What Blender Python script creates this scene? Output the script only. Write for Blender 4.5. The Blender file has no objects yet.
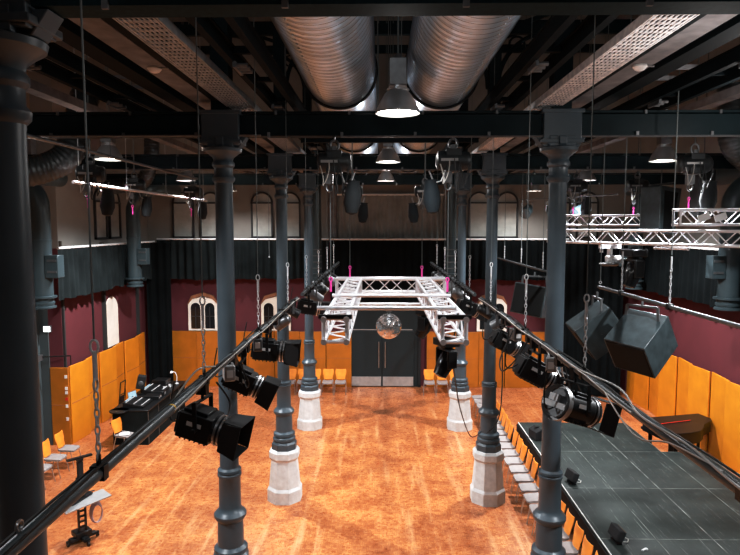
import bpy, math, random
from mathutils import Vector, Matrix, Euler
random.seed(7)
C = bpy.context.scene.collection
PI = math.pi
R = math.radians
XC = 0.128                      # centre line of the hall
HW = 2.275                      # half the distance between the column rows
ROWS = [3.51, 8.36, 13.21, 18.06]
EYE = 6.1212

# ------------------------------------------------------------------ materials
def mat(name, col, rough=.6, metal=0., var=.15, scale=6., bump=0., spec=None, emit=None, estr=0., detail=4.):
    m = bpy.data.materials.new(name); m.use_nodes = True
    nt = m.node_tree; n = nt.nodes; l = nt.links
    b = n['Principled BSDF']
    tc = n.new('ShaderNodeTexCoord'); nz = n.new('ShaderNodeTexNoise')
    nz.inputs['Scale'].default_value = scale; nz.inputs['Detail'].default_value = detail
    l.new(tc.outputs['Object'], nz.inputs['Vector'])
    cr = n.new('ShaderNodeValToRGB')
    cr.color_ramp.elements[0].position = .3; cr.color_ramp.elements[1].position = .7
    lo = [max(0, c*(1-var)) for c in col]; hi = [min(1, c*(1+var)) for c in col]
    cr.color_ramp.elements[0].color = (*lo, 1); cr.color_ramp.elements[1].color = (*hi, 1)
    l.new(nz.outputs['Fac'], cr.inputs['Fac']); l.new(cr.outputs['Color'], b.inputs['Base Color'])
    b.inputs['Roughness'].default_value = rough; b.inputs['Metallic'].default_value = metal
    if spec is not None: b.inputs['Specular IOR Level'].default_value = spec
    if bump:
        bp = n.new('ShaderNodeBump'); bp.inputs['Strength'].default_value = bump; bp.inputs['Distance'].default_value = .02
        l.new(nz.outputs['Fac'], bp.inputs['Height']); l.new(bp.outputs['Normal'], b.inputs['Normal'])
    if emit:
        b.inputs['Emission Color'].default_value = (*emit, 1); b.inputs['Emission Strength'].default_value = estr
    return m

M = {}
M['iron'] = mat('column_paint', (.058, .080, .096), .36, .0, .1, 3, .05)
M['beam'] = mat('beam_paint', (.007, .015, .018), .55, 0, .2, 3, spec=.12)
M['roofblack'] = mat('roof_steel_black', (.003, .006, .0075), .7, 0, .2, 3, spec=.08)
M['pipe'] = mat('bar_pipe_paint', (.085, .105, .115), .4, .1, .15, 9)
M['flange'] = mat('flange_paint', (.010, .030, .038), .7, 0, .2, 30, spec=.08)
M['black'] = mat('black_metal', (.012, .013, .014), .4, .3, .3, 9)
M['blackgloss'] = mat('black_gloss', (.012, .012, .013), .18, 0, .2, 5)
M['blackmatte'] = mat('black_matte', (.01, .01, .011), .85, 0, .3, 9)
M['grey'] = mat('grey_metal', (.16, .165, .17), .4, .6, .2, 12)
M['silver'] = mat('silver_metal', (.55, .55, .56), .3, .9, .12, 10)
M['alu'] = mat('aluminium_truss', (.80, .81, .84), .35, .25, .06, 10)
M['wire'] = mat('steel_wire', (.42, .43, .44), .4, .3, .1, 20)
M['chain'] = mat('chain_steel', (.72, .74, .76), .4, .1, .1, 20)
M['rope'] = mat('dark_wire', (.15, .17, .17), .5, .3, .1, 20)
M['stone'] = mat('pedestal_stone', (.56, .57, .57), .75, 0, .12, 9, .2)
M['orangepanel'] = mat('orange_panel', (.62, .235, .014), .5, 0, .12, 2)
M['orangeshaded'] = mat('orange_panel_shaded', (.40, .14, .008), .5, 0, .14, 2)  # orange panel with the shade on end wall and end panel in its colour
M['orangeply'] = mat('orange_plywood', (.78, .28, .04), .4, 0, .12, 5)
M['seatgrey'] = mat('seat_grey', (.27, .25, .245), .65, 0, .08, 12)
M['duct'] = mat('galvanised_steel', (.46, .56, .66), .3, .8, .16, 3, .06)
M['traylit'] = mat('lit_tray_steel', (.80, .84, .9), .5, .1, .3, 12)  # tray steel with the stronger light on the right tray put into its colour
M['ductpaint'] = mat('painted_duct', (.05, .075, .085), .35, .2, .1, 3)
M['ductdark'] = mat('dark_duct', (.03, .035, .036), .4, .3, .1, 3)
def stripes(m, pitch, duty):
    nt = m.node_tree; n = nt.nodes; l = nt.links; b = n['Principled BSDF']
    tc = n.new('ShaderNodeTexCoord'); sp = n.new('ShaderNodeSeparateXYZ'); l.new(tc.outputs['Object'], sp.inputs[0])
    md = n.new('ShaderNodeMath'); md.operation = 'PINGPONG'; md.inputs[1].default_value = pitch/2; l.new(sp.outputs['Y'], md.inputs[0])
    lt = n.new('ShaderNodeMath'); lt.operation = 'LESS_THAN'; lt.inputs[1].default_value = pitch*duty/2; l.new(md.outputs[0], lt.inputs[0])
    mx = n.new('ShaderNodeMix'); mx.data_type = 'RGBA'; mx.inputs[7].default_value = (.09, .09, .09, 1)
    src = b.inputs['Base Color'].links[0].from_socket
    l.new(lt.outputs[0], mx.inputs[0]); l.new(src, mx.inputs[6]); l.new(mx.outputs[2], b.inputs['Base Color'])
stripes(M['duct'], .13, .09)
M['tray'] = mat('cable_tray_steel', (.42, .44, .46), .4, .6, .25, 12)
M['soffit'] = mat('beige_plaster', (.19, .185, .19), .85, 0, .25, 5, spec=.1)
M['window_frame'] = mat('window_frame_dark', (.03, .03, .032), .5)
M['blind'] = mat('window_blind', (.42, .42, .39), .7, 0, .12, 4)
M['surround'] = mat('cream_surround', (.80, .74, .66), .7, 0, .06, 5)
M['archbrick'] = mat('arch_head', (.30, .13, .06), .7, 0, .12, 5)
M['glassdark'] = mat('dark_glass', (.01, .012, .014), .12, 0, .1, 4)
M['door'] = mat('door_green', (.010, .021, .025), .4, 0, .08, 2)
M['reflector'] = mat('lamp_reflector', (.42, .43, .44), .35, .55, .1, 6)
M['lampglow'] = mat('lamp_glow', (1, .97, .9), .5, 0, 0, 4, emit=(1, .95, .86), estr=22)
M['glow2'] = mat('small_glow', (1, 1, 1), .5, 0, 0, 4, emit=(.85, .93, 1), estr=5)
M['exit'] = mat('sign_glow', (1, 1, 1), .5, 0, 0, 4, emit=(.9, 1, 1), estr=2.0)
M['pink'] = mat('pink_sling', (.85, .08, .42), .5, 0, .1, 20, emit=(.8, .05, .4), estr=.12)
M['white'] = mat('white_plastic', (.75, .76, .76), .4, 0, .05, 5)
M['cablegrey'] = mat('pale_cable', (.50, .49, .46), .5, 0, .1, 8)
M['cable'] = mat('black_cable', (.012, .012, .012), .5)
M['yellow'] = mat('yellow_tape', (.8, .5, .05), .5)
M['speaker'] = mat('speaker_paint', (.034, .048, .053), .42, 0, .35, 7, .1)
M['speakergrille'] = mat('speaker_grille', (.007, .008, .008), .7, .1, .3, 120, .2, spec=.2)
M['lens'] = mat('fixture_lens', (.05, .07, .08), .08, 0, .1, 3)
M['hoist'] = mat('hoist_paint', (.022, .027, .03), .4, .2, .2, 6)
M['bag'] = mat('chain_bag_cloth', (.006, .009, .011), .85, 0, .3, 10)
M['bagblue'] = mat('blue_bag_cloth', (.008, .016, .022), .8, 0, .2, 10)
M['piano'] = mat('piano_lacquer', (.006, .006, .007), .38, 0, .1, 3)
M['coil'] = mat('coil_cable', (.45, .36, .40), .5, 0, .2, 8)
M['plate'] = mat('grey_plate', (.42, .42, .42), .4, .5, .1, 8)
M['roof'] = mat('roof_boards', (.06, .045, .03), .85, 0, .2, 2)
M['red'] = mat('red_cap', (.6, .03, .02), .5)
M['amber'] = mat('screen_glow', (.2, .3, .35), .3, 0, .1, 3, emit=(.5, .7, .8), estr=.35)

def cloth_mat(name, col, var):
    m = mat(name, col, .95, 0, var, 2.0, spec=.1)
    nt = m.node_tree; n = nt.nodes; l = nt.links
    return m
M['drape'] = cloth_mat('black_drape', (.0035, .005, .0055), .35)
M['drapegreen'] = cloth_mat('dark_green_drape', (.012, .0165, .0175), .35)
M['curtain'] = cloth_mat('grey_curtain', (.26, .27, .26), .2)

def floor_mat():
    m = bpy.data.materials.new('orange_parquet'); m.use_nodes = True
    nt = m.node_tree; n = nt.nodes; l = nt.links; b = n['Principled BSDF']
    tc = n.new('ShaderNodeTexCoord')
    def brick(rot, off):
        mp = n.new('ShaderNodeMapping'); mp.inputs['Rotation'].default_value[2] = rot; mp.inputs['Location'].default_value = off
        l.new(tc.outputs['Object'], mp.inputs['Vector'])
        bk = n.new('ShaderNodeTexBrick'); bk.offset = .5
        bk.inputs['Scale'].default_value = 1; bk.inputs['Brick Width'].default_value = .13; bk.inputs['Row Height'].default_value = .042
        bk.inputs['Mortar Size'].default_value = .0035; bk.inputs['Bias'].default_value = -.1
        bk.inputs['Color1'].default_value = (.64, .275, .115, 1); bk.inputs['Color2'].default_value = (.44, .15, .05, 1)
        bk.inputs['Mortar'].default_value = (.40, .14, .055, 1)
        l.new(mp.outputs['Vector'], bk.inputs['Vector']); return bk
    a = brick(0, (0, 0, 0)); c = brick(PI/2, (.1, .05, 0))
    ck = n.new('ShaderNodeTexChecker'); ck.inputs['Scale'].default_value = 1/.13
    l.new(tc.outputs['Object'], ck.inputs['Vector'])
    mx = n.new('ShaderNodeMix'); mx.data_type = 'RGBA'
    l.new(ck.outputs['Fac'], mx.inputs[0]); l.new(a.outputs['Color'], mx.inputs[6]); l.new(c.outputs['Color'], mx.inputs[7])
    # wear: pale scuffs and darker stains
    nz = n.new('ShaderNodeTexNoise'); nz.inputs['Scale'].default_value = 1.5; nz.inputs['Detail'].default_value = 12; nz.inputs['Roughness'].default_value = .8
    l.new(tc.outputs['Object'], nz.inputs['Vector'])
    r1 = n.new('ShaderNodeValToRGB'); r1.color_ramp.elements[0].position = .36; r1.color_ramp.elements[0].color = (.52, .43, .36, 1)
    r1.color_ramp.elements[1].position = .66; r1.color_ramp.elements[1].color = (1.1, 1.1, 1.1, 1)
    l.new(nz.outputs['Fac'], r1.inputs['Fac'])
    m2 = n.new('ShaderNodeMix'); m2.data_type = 'RGBA'; m2.blend_type = 'MULTIPLY'; m2.inputs[0].default_value = 1
    l.new(mx.outputs[2], m2.inputs[6]); l.new(r1.outputs['Color'], m2.inputs[7])
    n2 = n.new('ShaderNodeTexNoise'); n2.inputs['Scale'].default_value = 9; n2.inputs['Detail'].default_value = 6; n2.inputs['Roughness'].default_value = .8
    l.new(tc.outputs['Object'], n2.inputs['Vector'])
    r2 = n.new('ShaderNodeValToRGB'); r2.color_ramp.elements[0].position = .56; r2.color_ramp.elements[0].color = (0, 0, 0, 1)
    r2.color_ramp.elements[1].position = .72; r2.color_ramp.elements[1].color = (.4, .4, .4, 1)
    l.new(n2.outputs['Fac'], r2.inputs['Fac'])
    m3 = n.new('ShaderNodeMix'); m3.data_type = 'RGBA'; m3.inputs[7].default_value = (.85, .50, .32, 1)
    l.new(r2.outputs['Color'], m3.inputs[0]); l.new(m2.outputs[2], m3.inputs[6])
    # long pale seams down the hall
    mp = n.new('ShaderNodeMapping'); mp.inputs['Scale'].default_value = (2.2, .16, 1); l.new(tc.outputs['Object'], mp.inputs['Vector'])
    n3 = n.new('ShaderNodeTexNoise'); n3.inputs['Scale'].default_value = 2.4; n3.inputs['Detail'].default_value = 3
    l.new(mp.outputs['Vector'], n3.inputs['Vector'])
    r3 = n.new('ShaderNodeValToRGB'); r3.color_ramp.elements[0].position = .55; r3.color_ramp.elements[0].color = (0, 0, 0, 1)
    r3.color_ramp.elements[1].position = .75; r3.color_ramp.elements[1].color = (.42, .42, .42, 1)
    l.new(n3.outputs['Fac'], r3.inputs['Fac'])
    m4 = n.new('ShaderNodeMix'); m4.data_type = 'RGBA'; m4.inputs[7].default_value = (.80, .44, .26, 1)
    l.new(r3.outputs['Color'], m4.inputs[0]); l.new(m3.outputs[2], m4.inputs[6])
    l.new(m4.outputs[2], b.inputs['Base Color'])
    rr = n.new('ShaderNodeMapRange'); rr.inputs['To Min'].default_value = .16; rr.inputs['To Max'].default_value = .42
    l.new(n2.outputs['Fac'], rr.inputs['Value']); l.new(rr.outputs['Result'], b.inputs['Roughness'])
    b.inputs['Specular IOR Level'].default_value = .4
    return m
M['floor'] = floor_mat()

def wall_mat(name, low, high, zsplit, patch=None):
    m = bpy.data.materials.new(name); m.use_nodes = True
    nt = m.node_tree; n = nt.nodes; l = nt.links; b = n['Principled BSDF']
    tc = n.new('ShaderNodeTexCoord'); sp = n.new('ShaderNodeSeparateXYZ'); l.new(tc.outputs['Object'], sp.inputs[0])
    gt = n.new('ShaderNodeMath'); gt.operation = 'GREATER_THAN'; gt.inputs[1].default_value = zsplit; l.new(sp.outputs['Z'], gt.inputs[0])
    mx = n.new('ShaderNodeMix'); mx.data_type = 'RGBA'; mx.inputs[6].default_value = (*low, 1); mx.inputs[7].default_value = (*high, 1)
    l.new(gt.outputs[0], mx.inputs[0])
    nz = n.new('ShaderNodeTexNoise'); nz.inputs['Scale'].default_value = 1.6; nz.inputs['Detail'].default_value = 7
    l.new(tc.outputs['Object'], nz.inputs['Vector'])
    cr = n.new('ShaderNodeValToRGB'); cr.color_ramp.elements[0].color = (.75, .75, .75, 1); cr.color_ramp.elements[1].color = (1.15, 1.15, 1.15, 1)
    l.new(nz.outputs['Fac'], cr.inputs['Fac'])
    m2 = n.new('ShaderNodeMix'); m2.data_type = 'RGBA'; m2.blend_type = 'MULTIPLY'; m2.inputs[0].default_value = 1
    l.new(mx.outputs[2], m2.inputs[6]); l.new(cr.outputs['Color'], m2.inputs[7]); l.new(m2.outputs[2], b.inputs['Base Color'])
    b.inputs['Roughness'].default_value = .8
    return m
M['wall'] = wall_mat('maroon_below_beige', (.115, .019, .026), (.29, .27, .245), 5.5)
M['wallgrey'] = wall_mat('grey_below_beige', (.06, .08, .085), (.36, .27, .2), 5.5)
M['walldark'] = wall_mat('dark_end_wall', (.03, .03, .03), (.1, .08, .06), 5.5)

def stage_mat():
    m = bpy.data.materials.new('stage_deck_black'); m.use_nodes = True
    nt = m.node_tree; n = nt.nodes; l = nt.links; b = n['Principled BSDF']
    tc = n.new('ShaderNodeTexCoord')
    nz = n.new('ShaderNodeTexNoise'); nz.inputs['Scale'].default_value = 1.4; nz.inputs['Detail'].default_value = 8; nz.inputs['Roughness'].default_value = .7
    l.new(tc.outputs['Object'], nz.inputs['Vector'])
    cr = n.new('ShaderNodeValToRGB'); cr.color_ramp.elements[0].position = .3; cr.color_ramp.elements[0].color = (.010, .016, .015, 1)
    cr.color_ramp.elements[1].position = .75; cr.color_ramp.elements[1].color = (.038, .05, .046, 1)
    l.new(nz.outputs['Fac'], cr.inputs['Fac'])
    def scr(rot, sc, lo, amt):
        mp = n.new('ShaderNodeMapping'); mp.inputs['Rotation'].default_value[2] = rot; mp.inputs['Scale'].default_value = sc
        l.new(tc.outputs['Object'], mp.inputs['Vector'])
        q = n.new('ShaderNodeTexNoise'); q.inputs['Scale'].default_value = 3; q.inputs['Detail'].default_value = 6; q.inputs['Roughness'].default_value = .75
        l.new(mp.outputs['Vector'], q.inputs['Vector'])
        r = n.new('ShaderNodeValToRGB'); r.color_ramp.elements[0].position = lo; r.color_ramp.elements[0].color = (0, 0, 0, 1)
        r.color_ramp.elements[1].position = lo+.08; r.color_ramp.elements[1].color = (amt, amt, amt, 1)
        l.new(q.outputs['Fac'], r.inputs['Fac']); return r
    s1 = scr(R(4), (9, .3, 1), .60, .34); s2 = scr(R(-14), (8, .35, 1), .62, .22); s3 = scr(0, (6, 6, 1), .66, .5)
    last = cr.outputs['Color']
    for s in (s1, s2, s3):
        ad = n.new('ShaderNodeMix'); ad.data_type = 'RGBA'; ad.inputs[7].default_value = (.45, .48, .46, 1)
        l.new(s.outputs['Color'], ad.inputs[0]); l.new(last, ad.inputs[6]); last = ad.outputs[2]
    l.new(last, b.inputs['Base Color']); b.inputs['Roughness'].default_value = .55
    return m
M['stage'] = stage_mat()
M['stageline'] = mat('stage_seam', (.15, .16, .15), .6, 0, .8, 5)
M['stagetape'] = mat('stage_edge_tape', (.6, .6, .58), .6, 0, .3, 8)

def ball_mat():
    m = mat('mirror_tiles', (.9, .9, .9), .06, 1, .02, 3)
    nt = m.node_tree; n = nt.nodes; l = nt.links; b = n['Principled BSDF']
    return m
M['mirror'] = ball_mat(); M['mirror'].node_tree.nodes['Principled BSDF'].inputs['Metallic'].default_value = .8; M['mirror'].node_tree.nodes['Principled BSDF'].inputs['Roughness'].default_value = .12
M['grout'] = mat('ball_grout', (.08, .08, .08), .6)

# ------------------------------------------------------------------ mesh builder
class MB:
    def __init__(s): s.v = []; s.f = []
    def add(s, vs, fs, X=None):
        o = len(s.v)
        for p in vs:
            p = Vector(p)
            s.v.append(tuple(X @ p) if X is not None else tuple(p))
        for f in fs: s.f.append(tuple(i+o for i in f))
        return s
    def box(s, c, d, X=None, rot=None):
        x, y, z = [q/2 for q in d]
        vs = [Vector((a*x, b*y, e*z)) for a in (-1, 1) for b in (-1, 1) for e in (-1, 1)]
        if rot is not None: vs = [rot @ v for v in vs]
        vs = [v+Vector(c) for v in vs]
        return s.add(vs, [(0, 1, 3, 2), (4, 6, 7, 5), (0, 4, 5, 1), (2, 3, 7, 6), (0, 2, 6, 4), (1, 5, 7, 3)], X)
    def bar(s, p0, p1, w, h, X=None):
        p0 = Vector(p0); p1 = Vector(p1); d = p1-p0; q = d.to_track_quat('Y', 'Z').to_matrix()
        return s.box((p0+p1)/2, (w, d.length, h), X, q)
    def lathe(s, prof, n=24, c=(0, 0, 0), X=None, caps=True, rot=None, phase=0.):
        vs = []; fs = []
        for (r, z) in prof:
            for i in range(n):
                a = 2*PI*i/n+phase; p = Vector((r*math.cos(a), r*math.sin(a), z))
                if rot is not None: p = rot @ p
                vs.append(p+Vector(c))
        for j in range(len(prof)-1):
            for i in range(n):
                k = (i+1) % n; fs.append((j*n+i, j*n+k, (j+1)*n+k, (j+1)*n+i))
        if caps:
            fs.append(tuple(range(n-1, -1, -1))); o = (len(prof)-1)*n; fs.append(tuple(o+i for i in range(n)))
        return s.add(vs, fs, X)
    def cyl(s, p0, p1, r0, r1=None, n=12, X=None, caps=True):
        p0 = Vector(p0); p1 = Vector(p1); d = p1-p0; q = d.to_track_quat('Z', 'Y').to_matrix()
        return s.lathe([(r0, 0), (r0 if r1 is None else r1, d.length)], n, p0, X, caps, q)
    def tube(s, pts, r, n=8, X=None, closed=False):
        pts = [Vector(p) for p in pts]; vs = []; fs = []; m = len(pts); up = None
        for i, p in enumerate(pts):
            if closed: t = (pts[(i+1) % m]-pts[i-1]).normalized()
            else: t = (pts[min(i+1, m-1)]-pts[max(i-1, 0)]).normalized()
            if up is None:
                up = t.orthogonal().normalized()
            up = (up-t*up.dot(t)).normalized(); w = t.cross(up)
            rr = r[i] if isinstance(r, (list, tuple)) else r
            for k in range(n):
                a = 2*PI*k/n; vs.append(p+up*math.cos(a)*rr+w*math.sin(a)*rr)
        for i in range(m if closed else m-1):
            j = (i+1) % m
            for k in range(n):
                l = (k+1) % n; fs.append((i*n+k, i*n+l, j*n+l, j*n+k))
        if not closed:
            fs.append(tuple(range(n-1, -1, -1))); fs.append(tuple((m-1)*n+k for k in range(n)))
        return s.add(vs, fs, X)
    def ring(s, c, Rr, r, axis='Z', n=20, m=6, X=None, sx=1., sy=1.):
        pts = []
        for i in range(n):
            a = 2*PI*i/n; u = Rr*math.cos(a)*sx; w = Rr*math.sin(a)*sy
            p = {'Z': (u, w, 0), 'Y': (u, 0, w), 'X': (0, u, w)}[axis]
            pts.append(Vector(p)+Vector(c))
        return s.tube(pts, r, m, X, True)
    def prism(s, poly, y0, y1, X=None):       # polygon in XZ, extruded along Y
        n = len(poly); vs = [(x, y0, z) for x, z in poly]+[(x, y1, z) for x, z in poly]
        fs = [tuple(range(n)), tuple(range(2*n-1, n-1, -1))]+[(i, i+n, (i+1) % n+n, (i+1) % n) for i in range(n)]
        return s.add(vs, fs, X)
    def sphere(s, c, r, n=16, m=10, X=None, sz=1.):
        prof = [(max(.0005, r*math.sin(PI*j/m)), -r*sz*math.cos(PI*j/m)) for j in range(m+1)]
        return s.lathe(prof, n, c, X)
    def build(s, name, mt, parent=None, loc=None, bevel=0., sharp=38):
        me = bpy.data.meshes.new(name); me.from_pydata(s.v, [], s.f); me.update()
        import bmesh
        bm = bmesh.new(); bm.from_mesh(me); bmesh.ops.recalc_face_normals(bm, faces=bm.faces); bm.to_mesh(me); bm.free()
        for p in me.polygons: p.use_smooth = True
        me.set_sharp_from_angle(angle=R(sharp))
        me.materials.append(mt)
        o = bpy.data.objects.new(name, me); C.objects.link(o)
        if parent: o.parent = parent
        if loc: o.location = loc
        if bevel:
            b = o.modifiers.new('bevel', 'BEVEL'); b.width = bevel; b.segments = 2; b.limit_method = 'ANGLE'
        return o

def tag(o, label, cat, group=None, kind=None):
    if label: o['label'] = label
    if cat: o['category'] = cat
    if group: o['group'] = group
    if kind: o['kind'] = kind
    return o
def thing(name, label, cat, loc=(0, 0, 0), rz=0, group=None):
    o = bpy.data.objects.new(name, None); C.objects.link(o); o.empty_display_size = .1
    o.location = loc; o.rotation_euler = (0, 0, rz)
    return tag(o, label, cat, group)
def dup(root, loc=None, rz=None, label=None, group=None):
    def rec(o, par):
        c = o.copy(); C.objects.link(c)
        if par: c.parent = par
        for ch in [q for q in bpy.data.objects if q.parent == o]: rec(ch, c)
        return c
    r = rec(root, None)
    if loc is not None: r.location = loc
    if rz is not None: r.rotation_euler = (0, 0, rz)
    if label: r['label'] = label
    if group: r['group'] = group
    return r
def struct(name, mb, mt, parent=None, **k):
    o = mb.build(name, mt, parent, **k)
    if parent is None: o['kind'] = 'structure'
    return o
def sroot(name, loc=(0, 0, 0), rz=0):
    o = bpy.data.objects.new(name, None); C.objects.link(o); o.location = loc; o.rotation_euler = (0, 0, rz); o['kind'] = 'structure'; return o

# ------------------------------------------------------------------ the shell
XL, XR, YB, YF, TOP = -9.4, 9.65, 22.9, -4., 14.6
struct('floor', MB().box(((XL+XR)/2, (YB+YF)/2, -.1), (XR-XL+.4, YB-YF+.4, .2)), M['floor'])
struct('ceiling', MB().box(((XL+XR)/2, (YB+YF)/2, TOP+.1), (XR-XL+.4, YB-YF+.4, .2)), M['roof'])
struct('wall_back', MB().box(((XL+XR)/2, YB+.1, TOP/2), (XR-XL+.4, .2, TOP)), M['wall'])
struct('wall_front', MB().box(((XL+XR)/2, YF-.1, TOP/2), (XR-XL+.4, .2, TOP)), M['walldark'])
struct('wall_left', MB().box((XL-.1, (YB+YF)/2, TOP/2), (.2, YB-YF, TOP)), M['wallgrey'])
struct('wall_right', MB().box((XR+.1, (YB+YF)/2, TOP/2), (.2, YB-YF, TOP)), M['wallgrey'])
# thicker parts of the side walls towards the far end
struct('wall_left', MB().box((-9.1, (YB+16.45)/2, TOP/2), (.6, YB-16.45, TOP)), M['wall'])
struct('wall_right', MB().box((9.35, (YB+13.6)/2, TOP/2), (.6, YB-13.6, TOP)), M['wall'])
# arched niches high in the left wall
def arch_pts(w, h, n=10):
    r = w/2; pts = [(-r, 0), (r, 0)]
    for i in range(n+1):
        a = PI*i/n; pts.append((r*math.cos(a), h-r+r*math.sin(a)))
    return pts
tr = struct('trim_1', MB().prism(arch_pts(1.9, 2.9), -.03, .03, Matrix.Translation((-9.36, 15.2, 5.0)) @ Matrix.Rotation(PI/2, 4, 'Z')), M['archbrick'])
struct('trim_2', MB().box((-9.33, 14.1, 6.9), (.14, .25, 3.4)).box((-9.33, 16.3, 6.9), (.14, .25, 3.4)), M['soffit'])

# upper windows of the end wall: pairs of arched lights
def win_light(parent, cx, w, h, y, z):
    fr = MB(); r = w/2
    fr.box((cx-r+.03, y, z+(h-r)/2), (.06, .08, h-r)).box((cx+r-.03, y, z+(h-r)/2), (.06, .08, h-r))
    fr.box((cx, y, z+.03), (w, .08, .06)).box((cx, y, z+h-r), (w, .08, .06))
    arc = [(cx+(r-.03)*math.cos(PI*i/14), y, z+h-r+(r-.03)*math.sin(PI*i/14)) for i in range(15)]
    fr.tube(arc, .035, 6)
    f = fr.build('window_frame', M['window_frame'], parent)
    p = MB().prism(arch_pts(w-.06, h-.03), y+.02, y+.045, Matrix.Translation((cx, 0, z))).build('pane', M['blind'], f)
    return f
k = 1
for cx in (-6.9, -3.93, 4.19, 7.16):
    s = sroot('window_%d' % k, (cx, YB-.06, 5.66)); k += 1
    for d in (-.52, .52): win_light(s, d, .82, 1.72, 0, 0)
# left wall upper windows
for yy in (19.5,):
    s = sroot('window_%d' % k, (-8.77, yy, 5.7), PI/2); k += 1
    for d in (-.5, .5): win_light(s, d, .85, 1.6, 0, 0)
# lower arched windows with cream surrounds
for cx in (-6.75, -3.97, 4.2):
    s = sroot('window_%d' % k, (cx, YB-.05, 2.14)); k += 1
    w = 1.12
    pts = [(-w/2, 0), (w/2, 0), (w/2, 1.0), (w*.36, 1.2), (0, 1.3), (-w*.36, 1.2), (-w/2, 1.0)]
    MB().prism(pts, -.06, .04).build('surround', M['surround'], s)
    hd = [(-w/2-.02, 1.0), (-w*.34, 1.22), (0, 1.33), (w*.34, 1.22), (w/2+.02, 1.0), (w*.38, 1.33), (0, 1.46), (-w*.38, 1.33)]
    MB().prism(hd, -.08, .04).build('arch_head', M['archbrick'], s)
    for d in (-.27, .27):
        g = MB().prism(arch_pts(.36, .98), -.075, -.06, Matrix.Translation((d, 0, .08))).build('pane', M['glassdark'], s)
        MB().box((d, -.085, .5), (.025, .02, .8)).box((d, -.085, .55), (.34, .02, .025)).build('glazing_bar', M['window_frame'], s)
# narrow lit niche window low in the left wall
s = sroot('window_%d' % k, (-8.79, 19.55, 2.2), PI/2); k += 1
MB().prism(arch_pts(.9, 1.62), -.02, .03).build('surround', M['surround'], s)
# small black maroon-wall pilasters
struct('trim_3', MB().box((-8.75, 18.95, 3.9), (.1, .1, 3.4)), M['walldark'])
struct('trim_4', MB().box((-8.75, 21.6, 3.9), (.1, .1, 3.4)), M['walldark'])
struct('trim_5', MB().box((-8.76, 16.5, 3.0), (.06, .06, 5.4)), M['walldark'])

# recess with curtains high in the end wall
struct('trim_6', MB().box((-1.78, YB-.12, 6.9), (.28, .26, 2.4)), M['soffit'])
struct('trim_7', MB().box((2.5, YB-.12, 6.9), (.28, .26, 2.4)), M['soffit'])

def drape(name, p0, p1, z0, z1, mt, label, cat='curtain', amp=.06, wl=.28, sag=.05, group=None, stuff=False):
    p0 = Vector((*p0, 0)); p1 = Vector((*p1, 0)); L = (p1-p0).length; t = (p1-p0)/L; nrm = Vector((-t.y, t.x, 0))
    nu = int(L/wl*8); nv = 8; vs = []; fs = []; ph = random.random()*6
    rnd = [random.uniform(-1, 1) for _ in range(int(L/wl)+3)]
    for i in range(nu+1):
        u = L*i/nu; q = rnd[int(u/wl)]; q2 = rnd[int(u/wl)+1]; fr_ = u/wl-int(u/wl); rq = q*(1-fr_)+q2*fr_
        for j in range(nv+1):
            v = j/nv; a = amp*(.35+.65*v)
            off = a*math.sin(2*PI*u/wl+ph+rq*v*1.2)+.5*a*math.sin(2*PI*u/wl/2.7+rq)
            z = z1+(z0-z1)*v+sag*rq*v
            p = p0+t*u+nrm*off; vs.append((p.x, p.y, z))
    for i in range(nu):
        for j in range(nv):
            a = i*(nv+1)+j; fs.append((a, a+1, a+nv+2, a+nv+1))
    mb = MB(); mb.add(vs, fs)
    return mb, vs
def hang(name, p0, p1, z0, z1, mt, label, rod=True, **k):
    mb, _ = drape(name, p0, p1, z0, z1, mt, label, **k)
    root = thing(name, label, 'curtain')
    mb.build('cloth', mt, root, sharp=180)
    if rod:
        r = MB().cyl((*p0, z1+.02), (*p1, z1+.02), .035, n=8)
        r.build('rod', M['white'], root)
        L = (Vector(p1)-Vector(p0)).length; n = int(L/.4)
        for i in range(n+1):
            q = Vector(p0).lerp(Vector(p1), i/n); MB().box((q.x, q.y, z1+.045), (.03, .03, .05)).build('curtain_hook', M['wire'], root)
    return root
hang('valance_curtain', (-8.35, 15.6), (-8.35, 22.3), 4.2, 5.52, M['drapegreen'], 'short dark green black valance hanging along the left side wall below the beige plaster')
hang('valance_curtain', (-8.3, 22.45), (-1.9, 22.45), 4.14, 5.6, M['drapegreen'], 'short black valance on the end wall left of the double door, below the arched windows')
hang('valance_curtain', (-1.85, 22.4), (2.55, 22.4), 3.3, 5.6, M['drape'], 'flat black drape hanging high above the dark double door behind the truss', amp=.03)
hang('valance_curtain', (2.6, 22.45), (6.9, 22.45), 4.14, 5.6, M['drape'], 'short black valance on the end wall right of the double door')
hang('valance_curtain', (8.55, 22.2), (8.55, 12.0), 4.05, 5.5, M['drape'], 'long black valance along the right side wall above the orange panels')
hang('stage_curtain', (-8.55, 21.95), (-7.75, 22.25), .02, 5.5, M['drape'], 'tall black curtain hanging to the floor in the far left corner', rod=False)
hang('stage_curtain', (6.55, 21.9), (8.5, 21.3), .02, 5.5, M['drape'], 'tall black curtain hanging to the floor in the far right corner', rod=False)
o = hang('pleated_curtain', (-1.62, 22.75), (2.35, 22.75), 5.66, 7.25, M['curtain'], 'grey pleated curtain closing the high opening in the middle of the end wall', amp=.05, wl=.2, sag=0)

# orange wall panels -------------------------------------------------
def panel(x, y, w, h, rz, label, tilt=0, thick=.05, group='orange wall panels'):
    root = thing('wall_panel', label, 'wall panel', (x, y, 0), rz, group)
    MB().box((0, 0, h/2), (w, thick, h)).build('board', M['orangeshaded'] if y > 22.5 or abs(y-16.42) < .01 else M['orangepanel'], root, bevel=.008)
    MB().box((0, -thick/2-.004, h*.52), (w*.94, .006, .012)).build('seam', M['archbrick'], root)
    return root
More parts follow.
